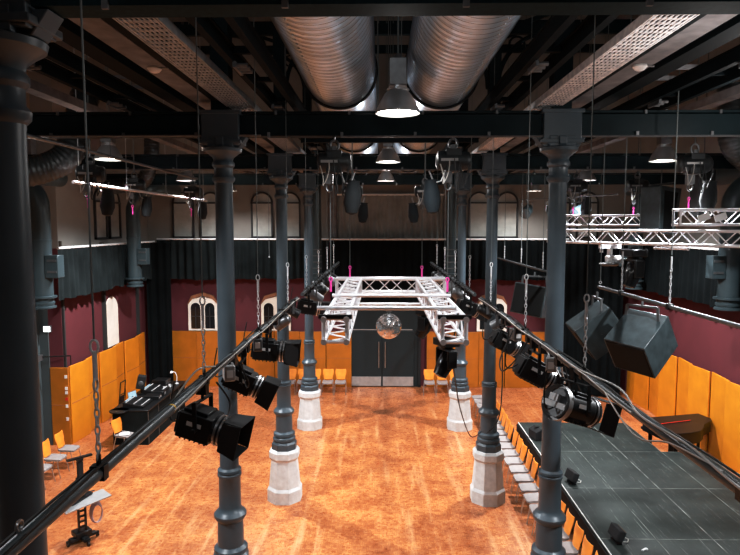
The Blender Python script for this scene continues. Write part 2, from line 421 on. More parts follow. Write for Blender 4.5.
# end wall left and right of the door
x = -7.95; i = 0; w = .98
while x < -1.6:
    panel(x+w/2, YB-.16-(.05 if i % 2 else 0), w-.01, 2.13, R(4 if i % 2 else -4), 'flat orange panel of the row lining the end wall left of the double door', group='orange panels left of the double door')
    x += w; i += 1
x = 1.75; i = 0
while x < 6.4:
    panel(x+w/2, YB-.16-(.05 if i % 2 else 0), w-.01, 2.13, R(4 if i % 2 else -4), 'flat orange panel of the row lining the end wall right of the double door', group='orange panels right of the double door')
    x += w; i += 1
# side walls
for i in range(6):
    panel(-8.62-(.06 if i % 2 else 0), 16.95+i*.92, .92, 2.22, R(90+(5 if i % 2 else -5)), 'orange panel of the row standing along the left side wall', group='orange panels on the left wall')
struct('door_2', MB().box((-9.28, 16.42, 2.7), (.24, .04, 5.4)), M['wallgrey'])
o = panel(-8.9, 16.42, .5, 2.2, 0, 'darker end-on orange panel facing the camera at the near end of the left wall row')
del o['group']
for z in (.75, 1.12, 1.5, 1.62, 1.95): MB().box((.19, -.03, z), (.07, .02, .09)).build('switch_plate', M['white'], o)
MB().box((.19, -.03, 1.32), (.07, .02, .08)).build('alarm_button', M['red'], o)
for i in range(9):
    panel(8.9-(.06 if i % 2 else 0), 13.95+i*.92, .92, 2.2, R(90+(5 if i % 2 else -5)), 'orange panel of the row standing along the right side wall behind the piano', group='orange panels on the right wall')
panel(-9.33, 14.9, .3, 2.0, R(90), 'narrow orange board upright against the grey left wall beside the front column').pop('group', None)

# double door ----------------------------------------------------------
d = sroot('door_1', (.06, YB-.09, 0))
MB().box((0, .03, 1.95), (2.9, .1, 3.9)).build('door_surround', M['door'], d)
for sx in (-1, 1):
    lf = MB().box((sx*.61, -.05, 1.08), (1.2, .06, 2.14)).build('door_leaf', M['door'], d, bevel=.01)
    MB().box((sx*.61, -.09, .22), (1.16, .02, .36)).build('kick_plate', M['plate'], lf)
    MB().cyl((sx*.12, -.14, .75), (sx*.12, -.14, 1.75), .018, n=8).cyl((sx*.12, -.08, .8), (sx*.12, -.14, .8), .012, n=6).cyl((sx*.12, -.08, 1.7), (sx*.12, -.14, 1.7), .012, n=6).build('door_handle', M['silver'], lf)
MB().box((-.6, -.06, 2.2), (1.0, .03, .035)).build('door_frame', M['plate'], d)
MB().box((.8, -.06, 2.2), (.7, .03, .035)).build('door_frame', M['plate'], d)
for sx in (-1, 1): MB().box((sx*1.42, -.05, 1.95), (.1, .1, 3.9)).build('door_jamb', M['blackmatte'], d)

# exit sign and bright patch
s = thing('exit_sign', 'small glowing white sign on the grey end of the left wall beside the maroon corner', 'sign', (-9.13, 16.36, 3.3), 0)
MB().box((0, -.03, 0), (.2, .06, .18)).build('housing', M['grey'], s)
MB().box((0, -.065, 0), (.18, .012, .15)).build('sign_face', M['exit'], s)
s2 = thing('wall_bracket', 'grey steel rail bracket fixed across the left wall near the front column', 'bracket', (-9.28, 15.6, 2.55), 0)
MB().box((0, 0, 0), (.2, 1.1, .16)).build('rail', M['grey'], s2)
MB().bar((.1, .5, .02), (.75, .75, .0), .03, .03).bar((.75, .75, 0), (.75, .75, -.25), .02, .02).build('arm', M['black'], s2)

# ------------------------------------------------------------------ iron columns
def column(x, y, label, pedestal=True):
    root = thing('iron_column', label, 'column', (x, y, 0))
    MB().lathe([(.40, 0), (.40, .27), (.36, .33), (.305, .93), (.35, .99), (.35, 1.12), (.31, 1.17)], 8, phase=PI/8).build('stone_pedestal', M['stone'], root, sharp=15)
    MB().lathe([(.285, 1.165), (.285, 1.3), (.25, 1.34)], 8, phase=PI/8).build('octagonal_plinth', M['iron'], root, sharp=20)
    prof = [(.225, 1.34), (.25, 1.37), (.25, 1.42), (.215, 1.45), (.24, 1.48), (.235, 1.53), (.185, 1.57), (.18, 1.93), (.2, 1.95), (.228, 1.99), (.228, 2.03), (.195, 2.07), (.165, 2.10),
            (.155, 2.14), (.152, 2.56), (.168, 2.585), (.168, 2.615), (.15, 2.63), (.168, 2.65), (.165, 2.68), (.132, 2.71), (.118, 6.55)]
    MB().lathe(prof, 28).build('shaft', M['iron'], root)
    cap = [(.118, 6.55), (.122, 6.7), (.15, 6.73), (.155, 6.77), (.125, 6.81), (.125, 6.9), (.15, 6.93), (.15, 6.97), (.128, 7.0), (.14, 7.04), (.2, 7.09), (.245, 7.12), (.255, 7.16), (.19, 7.18)]
    c = MB().lathe(cap, 28).build('capital', M['iron'], root)
    b = MB().box((0, 0, 7.24), (.34, .34, .14))
    for sx in (-1, 1):
        b.prism([(sx*.15, 7.17), (sx*.24, 7.17), (sx*.34, 7.31), (sx*.15, 7.31)], -.09, .09)
    for a in range(0, 360, 90):
        Xm = Matrix.Rotation(R(a), 4, 'Z')
        b.prism([(.12, 7.14), (.2, 7.2), (.2, 7.3), (.12, 7.3)], -.05, .05, Xm)
    b.box((0, 0, 7.42), (.5, .32, .44)).box((0, 0, 7.24), (.56, .36, .05)).box((0, 0, 7.63), (.56, .36, .05))
    b.build('bearing_block', M['iron'], root, bevel=.008)
    # post carried up into the roof
    MB().box((0, 0, (7.66+TOP)/2-.01), (.24, .26, TOP-7.68)).build('roof_post', M['beam'], root)
    return root
side = {-1: 'left', 1: 'right'}
rown = ['nearest the camera, cut by the picture edge', 'in the second row, before the lighting bar', 'in the third row, pale octagonal stone base in full view', 'in the farthest row, stone base close to the end wall chairs']
for i, y in enumerate(ROWS):
    for sx in (-1, 1):
        if i == 0 and sx == 1:
            lab = 'dark blue-grey iron column just outside the right picture edge, only its capital showing'
        else:
            lab = 'dark blue-grey iron column of the %s line %s' % (side[sx], rown[i])
        column(XC+sx*HW-(.02 if i == 0 else 0), y, lab)

# cross girders ------------------------------------------------------------
gl = ['black steel girder across the very top of the picture, nearest', 'black steel girder across the hall on the second row of columns', 'dark steel girder across the hall on the third row of columns', 'dark steel girder across the hall on the farthest columns']
for i, y in enumerate(ROWS):
    g = thing('steel_girder', gl[i], 'girder', (0, y, 0))
    W_ = XR-XL-.02; cx = (XL+XR)/2
    if i > 1: W_ = 8.9+8.65
    if i > 1: cx = .13
    MB().box((cx, 0, 7.475), (W_, .15, .25)).box((cx, 0, 7.63), (W_, .2, .03)).build('web', M['beam'], g, bevel=.004)
    MB().box((cx, 0, 7.335), (W_, .2, .03)).build('flange', M['flange'] if i == 0 else M['beam'], g)
    for q in range(14):
        xx = -6.4+q*.98
        MB().box((xx, -.115, 7.33), (.035, .02, .07)).build('beam_clip', M['grey'], g)
        MB().box((xx+.1, -.115, 7.62), (.03, .02, .05)).build('beam_clip', M['grey'], g)
    if i in (1, 2):
        MB().cyl((-.5 if i == 1 else -3, -.14, 7.3), (5.5, -.14, 7.3), .014, n=6).build('conduit', M['grey'], g)
        MB().cyl((-8.4, -.14, 7.32), (-1.6, -.14, 7.32), .014, n=6).build('conduit', M['grey'], g)

# high roof ties and arched braces
for i, (y, z) in enumerate(((13.21, 10.3), (18.06, 11.25))):
    t = thing('roof_tie', ['dark roof tie beam crossing above the third row of columns', 'dark roof tie beam crossing above the farthest columns'][i], 'beam', (0, y+.2, 0))
    xs = [(XL+.65, XR-.75)]
    MB().box((.13, 0, z), (17.4, .12, .22)).build('tie', M['beam'], t)
    MB().box((.13, 0, z+.75), (17.4, .08, .1)).build('tie', M['beam'], t)
    for sx in (-1, 1):
        for dx in (-1, 1):
            px = XC+sx*HW; b = MB()
            arc = [(px+dx*(.1+1.0*(1-math.cos(a))), 0, z-1.25+1.15*math.sin(a)) for a in [PI/2*q/10 for q in range(11)]]
            b.tube(arc, .05, 6)
            b.bar((px+dx*.1, 0, z-.05), (px+dx*1.9, 0, z+.55), .06, .09)
            b.ring((px+dx*.5, 0, z-.32), .16, .025, 'Y', 14, 5)
            b.build('arched_brace', M['beam'], t)

# longitudinal soffits, trays, rails ---------------------------------------
def long_beam(name, label, cat, x, w, z, h, y0, y1, m):
    o = MB().box((x, (y0+y1)/2, z), (w, y1-y0, h)).build(name, m)
    return tag(o, label, cat)
o = long_beam('plaster_soffit', 'long flat beige soffit beam running down the hall left of the left cable tray', 'beam', -2.415, .26, 7.86, .12, -3, 22.8, M['soffit'])
o = long_beam('plaster_soffit', 'long flat beige soffit beam running down the hall right of the bright cable tray', 'beam', 2.72, .26, 7.86, .12, -3, 22.8, M['soffit'])
long_beam('plaster_soffit', 'outer beige soffit strip high over the left aisle', 'beam', -4.62, .2, 7.95, .12, -3, 22.4, M['soffit'])
long_beam('plaster_soffit', 'outer beige soffit strip high over the right aisle', 'beam', 4.9, .2, 7.95, .12, -3, 22.4, M['soffit'])
long_beam('joist_and_gap_strip', 'dark joist running down the hall beside the left beige soffit', 'beam', -2.8, .22, 7.95, .3, -3, 22.8, M['roofblack'])
long_beam('joist_and_gap_strip', 'dark joist running down the hall beside the right beige soffit', 'beam', 3.08, .22, 7.95, .3, -3, 22.8, M['roofblack'])
def cable_tray(x, label, m):
    t = thing('cable_tray', label, 'cable tray', (x, 0, 7.7))
    y0, y1 = -2.5, 22.6
    MB().box((-.165, (y0+y1)/2, .04), (.012, y1-y0, .08)).box((.165, (y0+y1)/2, .04), (.012, y1-y0, .08)).build('side_rail', m, t)
    g = MB()
    for q in range(8): g.box((-.14+q*.04, (y0+y1)/2, .004), (.016, y1-y0, .006))
    y = y0
    while y < y1:
        g.box((0, y, .010), (.32, .05, .006)); y += .11
    g.build('wire_mesh', m, t)
    cb = MB()
    for q in range(5):
        pts = [(-.11+.055*q+.015*math.sin(j*1.7+q), y0+(y1-y0)*j/40, .035) for j in range(41)]
        cb.tube(pts, .014, 5)
    cb.build('cables', M['cable'], t)
    return t
for x_, la in ((-2.165, 'left'), (2.485, 'right')): long_beam('joist_and_gap_strip', 'narrow black strip added to darken the gap between the beige soffit and the cable tray on the %s' % la, 'beam', x_, .17, 7.88, .2, -3, 22.8, M['roofblack'])  # dark gap built as an added solid strip, also stops light leaking through
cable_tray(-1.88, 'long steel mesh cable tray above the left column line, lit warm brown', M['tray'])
cable_tray(2.225, 'long brightly lit steel mesh cable tray above the right column line', M['traylit'])
def track(x, z, label, w=.3):
    t = thing('hoist_track', label, 'track', (x, 0, z))
    for sx in (-1, 1): MB().box((sx*w/2, 9.5, 0), (.07, 25, .14)).box((sx*w/2, 9.5, .07), (.11, 25, .015)).build('rail', M['roofblack'], t)
    y = -2
    while y < 21.5:
        MB().box((0, y, .03), (w, .06, .05)).build('cross_tie', M['roofblack'], t); y += 1.15
    y = 4
    while y < 20:
        MB().box((-w/2+.04, y+.12, -.09), (.03, .34, .06)).cyl((-w/2+.04, y, -.09), (-w/2+.16, y, -.09), .022, n=6).cyl((-w/2+.04, y+.12, -.09), (-w/2+.16, y+.12, -.09), .022, n=6).cyl((-w/2+.04, y+.24, -.09), (-w/2+.16, y+.24, -.09), .022, n=6).build('trolley', M['grey'], t)
        y += 2.1
    return t
track(-1.32, 7.78, 'black twin rail hoist track between the left cable tray and the silver duct')
track(1.62, 7.78, 'black twin rail hoist track between the silver duct and the right cable tray')
track(-3.45, 7.83, 'black twin rail hoist track high over the left aisle', .4)
track(3.8, 7.83, 'black twin rail hoist track high over the right aisle', .4)
for x_, y_, la in ((-3.6, 8.0, 'left'), (3.95, 7.6, 'right')):
    for q in range(2):
        tag(MB().box((x_-.0, y_+q*.55, 8.03), (.85, .06, .05)).build('ceiling_batten', M['soffit']), 'short pale batten over the %s aisle, %s of the pair above the second girder' % (la, ('nearer', 'farther')[q]), 'batten')
for x_, la in ((-2.41, 'left'), (2.72, 'right')):
    s = thing('smoke_detector', 'small round white detector under the %s beige soffit' % la, 'detector', (x_, 6.6, 7.8))
    MB().lathe([(.07, 0), (.075, -.02), (.05, -.05), (.02, -.06)], 16).build('body', M['white'], s)
    MB().box((.06, 0, -.012), (.18, .02, .01)).build('arm', M['wire'], s)

# silver spiral ducts --------------------------------------------------------
def spiral_duct(x, z, r, y0, y1, label, seams):
    t = thing('spiral_duct', label, 'duct', (x, 0, z))
    prof = []; y = y0
    while y < y1:
        prof += [(r, y), (r, y+.105), (r+.007, y+.112), (r+.007, y+.124), (r, y+.13)]; y += .13
    rot = Matrix.Rotation(-PI/2, 3, 'X')
    dw = MB().lathe(prof, 56, (0, 0, 0), rot=rot, caps=False)
    for sy in seams: MB().ring((0, sy, 0), r+.018, .022, 'Y', 48, 6).build('joint_ring', M['black'], t)
    lv = dw; a = R(-115 if x < XC else -65); q = y0+.3
    while q < y1-1:
        lv.sphere(((r+.004)*math.cos(a), q, (r+.004)*math.sin(a)), .010, 6, 4); q += .13
    dw.build('duct_wall', M['duct'], t, sharp=60)
    for sy in (5.9, 10.8, 15.6):
        hs = MB(); hs.cyl((-r-.02, sy, 0), (-r-.02, sy, TOP-z), .01, n=5).cyl((r+.02, sy, 0), (r+.02, sy, TOP-z), .01, n=5)
        hs.build('hanger', M['rope'], t)
    return t
spiral_duct(-.55, 8.17, .475, 1.5, 21.5, 'big silver spiral ventilation duct, left of the pair above the girders', (8.25, 13.0, 17.85))
spiral_duct(.80, 8.17, .475, 1.5, 21.5, 'big silver spiral ventilation duct, right of the pair above the girders', (8.25, 13.0, 17.85))

# painted drop ducts -------------------------------------------------------
def drop_duct(x, y, r, zb, zt, label, sx, box=True, full=True):
    t = thing('drop_duct', label, 'duct', (x, y, 0))
    m = MB(); bs = 1 if x < 0 else -1
    pts = [(0, 0, zb), (0, 0, zt)]
    if full:
        for q in range(1, 7):
            a = R(50)*q/6; pts.append((sx*.55*(1-math.cos(a)), 0, zt+.55*math.sin(a)))
        l = pts[-1]; dx = sx*math.sin(R(50)); dz = math.cos(R(50))
        pts.append((l[0]+dx*.45, 0, l[2]+dz*.45)); l = pts[-1]
        for q in range(1, 6): pts.append((l[0]+sx*.0+dx*.06*q*(1-q*.1), .12*q, l[2]+dz*.09*q*(1-q*.12)))
        l = pts[-1]; pts.append((l[0], 2.2, l[2]))
    m.tube(pts, r, 24); m.build('pipe', M['ductpaint'], t, sharp=50)
    for (z_, e_) in ((0, .05), (.1, .02), (.24, .07), (1.55, .01)):
        MB().lathe([(r, zb+z_), (r+e_, zb+z_), (r+e_, zb+z_+.04), (r, zb+z_+.05)], 24).build('flange_ring', M['ductpaint'], t)
    if box:
        b = MB().box((bs*(r+.1), -.05, zb+.98), (.3, .3, .52)).build('damper_box', M['ductpaint'], t, bevel=.01)
        MB().box((bs*(r+.12), -.21, zb+1.12), (.22, .02, .05)).build('clamp_strip', M['grey'], b)
        MB().box((bs*(r+.12), -.21, zb+.86), (.22, .02, .05)).build('clamp_strip', M['grey'], b)
    return t
drop_duct(-7.9, 14.0, .235, 4.2, 6.55, 'grey drop duct with elbow and side box on the left wall, nearest the front column', -1)
drop_duct(-8.0, 19.6, .22, 4.15, 6.55, 'grey drop duct with small box on the left wall, farther one', 1)
drop_duct(7.97, 14.0, .235, 4.2, 6.55, 'grey drop duct with side box at the right picture edge behind the truss', 1)
drop_duct(8.15, 19.6, .22, 4.1, 6.55, 'grey drop duct on the right wall half hidden under the crossing truss', 1)
for x_, la in ((-2.28, 'left'), (2.5, 'right')):
    t = drop_duct(x_, 21.6, .18, 4.15, 8.6, 'slim dark vertical pipe beside the farthest %s column, in front of the end wall' % la, 1, box=False, full=False)
    for q in range(5): MB().box((0, -.19, 4.4+q*.22), (.4, .03, .03)).build('rung', M['grey'], t)
def flex(pts, r, label):
    t = thing('flexible_duct', label, 'duct', pts[0]); o0 = Vector(pts[0])
    P = []; n = len(pts)
    for i in range(n-1):
        for q in range(12): P.append(Vector(pts[i]).lerp(Vector(pts[i+1]), q/12)-o0)
    P.append(Vector(pts[-1])-o0)
    for _ in range(14):
        P = [P[0]]+[(P[i-1]+P[i]*2+P[i+1])/4 for i in range(1, len(P)-1)]+[P[-1]]
    # ribbed
    Q = []; rr = []
    for i in range(len(P)-1):
        for q in range(4):
            Q.append(P[i].lerp(P[i+1], q/4)); rr.append(r+(.012 if q == 0 else 0))
    MB().tube(Q, rr, 20).build('hose', M['ductdark'], t, sharp=60)
    MB().tube([P[0], P[0]+(P[1]-P[0]).normalized()*.08], r+.02, 20).build('collar', M['grey'], t)
    return t
flex([(-8.6, 9.9, 7.0), (-6.2, 10.6, 7.0), (-5.55, 10.9, 7.3), (-5.5, 11.5, 8.6)], .25, 'dark ribbed flexible duct bending up over the left aisle beside the front column')
flex([(-7.9, 17.4, 7.2), (-6.7, 17.3, 7.3), (-6.35, 17.0, 8.0), (-6.35, 17.0, 8.9)], .2, 'small dark ribbed duct bend behind the left aisle hoists')
flex([(8.6, 12.5, 7.4), (7.3, 12.1, 7.35), (6.75, 11.9, 7.7), (6.7, 11.9, 8.8)], .3, 'thick dark ribbed flexible duct bending up over the right aisle at the picture edge')

# ------------------------------------------------------------------ lamps
def highbay(label):
    t = thing('high_bay_lamp', label, 'lamp', (0, 0, 0), group='industrial high bay lamps')
    MB().lathe([(.25, 0), (.252, .015), (.235, .05), (.2, .13), (.15, .21), (.115, .25)], 32, caps=False).lathe([(.247, 0), (.23, .05), (.195, .13), (.145, .205), (.11, .245)], 32, caps=False).build('reflector', M['reflector'], t)
    MB().lathe([(.02, .035), (.235, .035), (.235, .045), (.02, .045)], 32).build('lens', M['lampglow'], t)
    MB().lathe([(.115, .25), (.12, .255), (.12, .275), (.1, .28), (.1, .30)], 24).build('collar', M['silver'], t)
    MB().box((0, 0, .45), (.2, .2, .3)).lathe([(.06, .6), (.03, .66)], 10).build('ballast_housing', M['grey'], t, bevel=.015)
    for i in range(8):
        a = 2*PI*i/8; MB().sphere((.118*math.cos(a), .118*math.sin(a), .265), .014, 6, 4).build('vent_knob', M['silver'], t)
    MB().cyl((0, 0, .6), (0, 0, TOP-7.385), .008, n=5).cyl((.04, 0, .6), (.04, 0, TOP-7.385), .005, n=5).build('suspension', M['rope'], t)
    return t
lamp0 = highbay('large lit high bay lamp hanging between the two silver ducts, nearest')
lamp0.location = (.19, 7.0, 7.38)
lamps = [(.19, 7.0)]
def addlamp(x, y, label):
    dup(lamp0, (x, y, 7.38 if abs(x) < 1 else 7.29), label=label); lamps.append((x, y))
addlamp(.15, 12.3, 'lit high bay lamp between the ducts, second from the camera')
addlamp(.15, 17.4, 'lit high bay lamp between the ducts, farthest of the three in the middle')
addlamp(-4.85, 10.9, 'lit high bay lamp over the left aisle, nearest of those in view')
addlamp(-5.1, 16.0, 'lit high bay lamp over the left aisle behind the dark sloping pipe')
addlamp(-5.15, 20.8, 'lit high bay lamp far left against the beige end wall')
addlamp(5.15, 11.3, 'lit high bay lamp over the right aisle left of the big chain hoist')
addlamp(5.35, 16.1, 'lit high bay lamp over the right aisle, half hidden by a hoist')
addlamp(5.2, 20.9, 'lit high bay lamp far right against the beige end wall')
lights = lamps+[(-4.9, 5.9), (5.1, 5.9)]
def spot(x, y, z, e, ang=150, blend=.6, col=(1, .93, .83), size=.16, rot=(0, 0, 0), name='lamp_light'):
    l = bpy.data.lights.new(name, 'SPOT'); l.energy = e; l.spot_size = R(ang); l.spot_blend = blend; l.color = col; l.shadow_soft_size = size
    o = bpy.data.objects.new(name, l); C.objects.link(o); o.location = (x, y, z); o.rotation_euler = rot
    return o
for i, (x, y) in enumerate(lights):
    e = 2700 if 15 < y < 17 else 1500
    if abs(x) < 1: e = 260
    if y > 20: e = 380
    spot(x, y, 7.36 if abs(x) < 1 else 7.27, e, size=.07, col=(.95, .97, 1))

# ------------------------------------------------------------------ lighting bars
def chain_mb(mb, x, y, z0, z1, ll=.05, r=.0042):
    z = z0; k = 0
    while z < z1:
        pts = []
        for i in range(8):
            a = 2*PI*i/8; u = .0105*math.cos(a); w = ll*.5*math.sin(a)
            pts.append((x+(u if k % 2 else 0), y+(0 if k % 2 else u), z+ll*.5+w))
        mb.tube(pts, r, 5, closed=True); z += ll*.78; k += 1
    return mb
def light_bar(label, x, y0, y1, z, drops, tape=None):
    t = thing('lighting_bar', label, 'lighting bar', (x, 0, z))
    MB().cyl((0, y0, 0), (0, y1, 0), .029, n=16).build('pipe', M['pipe'], t)
    for y in drops:
        MB().cyl((0, y, .6), (0, y, TOP-z-.005), .0045, n=5).build('suspension_wire', M['rope'], t)
        chain_mb(MB(), 0, y, .05, .36).build('chain', M['chain'], t)
        MB().ring((0, y, .40), .018, .006, 'X', 12, 5, sy=1.7).cyl((0, y, .42), (0, y, .55), .011, n=8).ring((0, y, .57), .018, .006, 'Y', 12, 5, sy=1.7).build('turnbuckle', M['chain'], t)
        MB().box((0, y, 0), (.066, .045, .066)).cyl((0, y, .03), (0, y, .08), .012, n=6).build('pipe_clamp', M['black'], t)
    # cables strapped along the pipe
    cb = MB()
    for q in range(2):
        n = int((y1-y0)*7); pts = []
        for j in range(n+1):
            y = y0+(y1-y0)*j/n
            pts.append((.028*math.cos(q*1.1+1+.5*math.sin(y*2.3+q)), y, .028+.012*math.sin(y*3+q*2)))
        cb.tube(pts, .0065, 5)
    cb.build('strapped_cables', M['cable'], t)
    cg = MB(); n = int((y1-y0)*7); pts = []; ys_ = max(y0, 3.5)
    for j in range(n+1):
        y = ys_+(y1-ys_)*j/n
        sagf = abs(math.sin(PI*(y-drops[0])/max(.1, (drops[1]-drops[0]))))
        pts.append((.04*(1 if x < 0 else -1), y, .03-.02*max(0, math.sin(y*2.2))))
    if y0 < 5: cg.tube(pts, .0055, 6).build('pale_cable', M['cablegrey'], t)
    if tape:
        tp = MB()
        for y in tape: tp.cyl((0, y, 0), (0, y+.02, 0), .03, n=14)
        tp.build('tape_mark', M['yellow'], t)
    y = y0+.45
    while y < y1:
        if y > 4.6: MB().box((.0, y, -.05), (.06, .09, .06)).cyl((0, y-.03, 0), (0, y+.03, 0), .035, n=10).build('socket_outlet', M['black'], t)
        y += .52
    return t
BZ = 5.02
light_bar('long dark lighting bar hanging in the left foreground on chains', -1.26, 1.0, 9.1, BZ, (2.62, 4.25, 6.2, 8.2), (3.55,))
light_bar('long dark lighting bar hanging in the right foreground on chains', 1.51, 1.0, 9.1, BZ, (2.45, 4.45, 6.3, 8.3))
light_bar('farther lighting bar left of the mirror ball truss, crowded with fixtures', -1.26, 9.7, 18.2, BZ, (10.3, 12.3, 14.3, 16.3))
light_bar('farther lighting bar right of the mirror ball truss, crowded with fixtures', 1.51, 9.7, 18.2, BZ, (10.3, 12.3, 14.3, 16.3))
# eyelet on the near end of left bar
o = thing('eye_bolt', 'steel ring eyelet on top of the left lighting bar beside the front column', 'eye bolt', (-1.26, 2.02, BZ+.026))
MB().ring((0, 0, .03), .018, .006, 'X', 14, 6).cyl((0, 0, 0), (0, 0, .014), .008, n=8).build('ring', M['silver'], o)

# ------------------------------------------------------------------ theatre fixtures
def fresnel(label, loc, az, tilt, s=1., group=None, cable=True, flag=True, rnd=False):
    """clamp at the bar, yoke, housing pointing along local +Y after tilt down"""
    t = thing('stage_light', label, 'stage light', loc, az, group)
    S = lambda v: tuple(q*s for q in v)
    MB().box(S((0, 0, 0)), S((.06, .09, .09))).cyl(S((0, 0, -.04)), S((0, 0, -.09)), .014*s, n=8).cyl(S((.03, 0, 0)), S((.07, 0, 0)), .01*s, n=6).build('hook_clamp', M['black'], t)
    yk = MB(); hw = .155; top = -.09; piv = -.31
    yk.box(S((0, 0, top)), S((hw*2, .035, .012)))
    for sx in (-1, 1):
        yk.box(S((sx*hw, 0, (top+piv)/2-.01)), S((.012, .035, abs(piv-top)+.05)))
        yk.cyl(S((sx*(hw-.02), 0, piv)), S((sx*(hw+.04), 0, piv)), .02*s, n=8)
    yk.build('yoke', M['black'], t)
    X = Matrix.Translation(S((0, 0, piv))) @ Matrix.Rotation(-tilt, 4, 'X') @ Matrix.Scale(s, 4)
    h = MB()
    if rnd:
        MB().lathe([(.155, 0), (.155, .05), (.125, .05), (.125, .0)], 28, (0, 0, 0), X @ Matrix.Translation((0, -.24, 0)) @ Matrix.Rotation(-PI/2, 4, 'X'), caps=False).box((0, -.245, -.02), (.26, .02, .05), X).box((0, -.26, .04), (.1, .03, .06), X).build('rear_ring', M['plate'], t)
        MB().lathe([(.126, 0), (.126, .02)], 28, (0, 0, 0), X @ Matrix.Translation((0, -.215, 0)) @ Matrix.Rotation(-PI/2, 4, 'X')).build('rear_mesh', M['grey'], t)
        h.lathe([(.13, -.2), (.13, .12)], 28, (0, 0, 0), X @ Matrix.Rotation(-PI/2, 4, 'X'))
    h.box((0, -.03, 0), (.25 if not rnd else .2, .30 if not rnd else .2, .22), X).box((0, -.05, .125), (.18, .22, .03), X).box((0, -.19, 0), (.21, .03, .18), X)
    for q in range(6): h.box((0, -.14+q*.045, -.115), (.22, .014, .03), X)
    h.lathe([(.125, 0), (.125, .10)], 24, (0, 0, 0), X @ Matrix.Translation((0, .11, 0)) @ Matrix.Rotation(-PI/2, 4, 'X'))
    hh = h.build('housing', M['black'], t, bevel=.012*s)
    MB().lathe([(.134, 0), (.134, .018)], 24, (0, 0, 0), X @ Matrix.Translation((0, .145, 0)) @ Matrix.Rotation(-PI/2, 4, 'X')).lathe([(.134, 0), (.134, .012)], 24, (0, 0, 0), X @ Matrix.Translation((0, .185, 0)) @ Matrix.Rotation(-PI/2, 4, 'X')).build('front_ring', M['silver'], hh)
    MB().lathe([(.11, 0), (.08, .03), (.02, .045)], 20, (0, 0, 0), X @ Matrix.Translation((0, .2, 0)) @ Matrix.Rotation(-PI/2, 4, 'X')).build('lens', M['lens'], hh)
    MB().box((.128, -.03, .03), (.006, .13, .035), X).build('rating_plate', M['white'], hh)
    if flag:
        Y0 = .215
        for k in range(4):
            Q = X @ Matrix.Translation((0, Y0, 0)) @ Matrix.Rotation(k*PI/2, 4, 'Y') @ Matrix.Translation((0, 0, .125)) @ Matrix.Rotation(R(10 if k % 2 else 5), 4, 'X')
            MB().add([(-.12, 0, 0), (.12, 0, 0), (.145, .17, 0), (-.145, .17, 0), (-.12, 0, .006), (.12, 0, .006), (.145, .17, .006), (-.145, .17, .006)],
                     [(0, 1, 2, 3), (7, 6, 5, 4), (0, 4, 5, 1), (1, 5, 6, 2), (2, 6, 7, 3), (3, 7, 4, 0)], Q).build('barn_door', M['blackmatte'], hh)
    if cable:
        pts = [(X @ Vector((0, -.2, 0)))]
        e = Vector(S((-.05, -.28, .04)))
        for q in range(1, 11):
            f = q/10; p = pts[0].lerp(e, f); p.z -= .16*s*math.sin(PI*f); p.y -= .08*s*math.sin(PI*f); pts.append(p)
        MB().tube(pts, .007*s, 6).build('power_cable', M['cable'], t)
    return t
AZ = R(-90)     # pointing towards +X
fresnel('black box stage light with barn doors under the left bar, closest to the camera', (-1.26, 4.2, BZ-.05), R(-100), R(14), .84)
fresnel('black stage light with long barn doors, second from the camera on the left bar', (-1.26, 5.45, BZ-.05), R(-86), R(26), .84)
fresnel('black stage light with square barn door, third from the camera on the left bar', (-1.26, 6.75, BZ-.02), R(-88), R(6), .9)
fresnel('black stage light with barn doors at the near end of the farther left bar', (-1.26, 10.6, BZ-.02), R(-84), R(10), 1.0)
fresnel('black stage light with barn doors, third along the right bar from the camera', (1.51, 7.35, BZ-.05), R(-80), R(28), .85)
fresnel('black stage light, second along the right bar, hung with cable loops', (1.51, 5.9, BZ-.05), R(-84), R(28), .9)
fresnel('black stage light with round grey back and big barn doors, closest on the right bar', (1.51, 4.65, BZ-.03), R(-62), R(20), .9, rnd=True)
fresnel('black stage light with barn doors at the near end of the farther right bar', (1.51, 10.5, BZ-.02), R(-76), R(20), .95)
# round grey ventilated back for the closest right light, built as small par cans farther along
def parcan(label, loc, az, tilt, s=1., m='black', group=None):
    t = thing('par_can', label, 'stage light', loc, az, group)
    MB().box((0, 0, 0), (.05, .07, .08)).build('hook_clamp', M['black'], t)
    yk = MB()
    for sx in (-1, 1): yk.box((sx*.11*s, 0, -.13*s), (.01, .03, .2*s))
    yk.box((0, 0, -.04*s), (.22*s, .03, .01)).build('yoke', M['grey'], t)
    X = Matrix.Translation((0, 0, -.2*s)) @ Matrix.Rotation(-tilt-PI/2, 4, 'X') @ Matrix.Scale(s, 4)
    MB().lathe([(.03, -.2), (.07, -.17), (.095, -.1), (.1, .12), (.104, .13)], 20, X=X).build('can', M[m], t)
    MB().lathe([(.085, .132), (.05, .14), (.01, .142)], 16, X=X).build('lens', M['lens'], t)
    return t
ls = ['silver', 'black']
for side_, bx in (('left', -1.26), ('right', 1.51)):
    for i, (y, az, ti, m_) in enumerate(((11.4, -60, 35, 'grey'), (11.9, 70, 30, 'black'), (12.8, -100, 40, 'grey'), (13.4, 60, 45, 'black'), (14.9, -70, 30, 'grey'), (15.6, -110, 30, 'black'))):
        order = ['nearest', 'second', 'third', 'fourth', 'fifth', 'farthest'][i]
        parcan('small %s can light on the farther %s bar, %s of six from the camera' % (m_, side_, order), (bx, y, BZ), R(az), R(ti), 1.15, m_)
for side_, bx in (('left', -1.26), ('right', 1.51)):
    for i, (y, az) in enumerate(((7.7, 60), (8.7, -80))):
        parcan('small can light on the near %s bar, %s of the pair at its far end' % (side_, ['nearer', 'farther'][i]), (bx, y, BZ), R(az), R(30), .7, 'grey' if i == 0 else 'black')
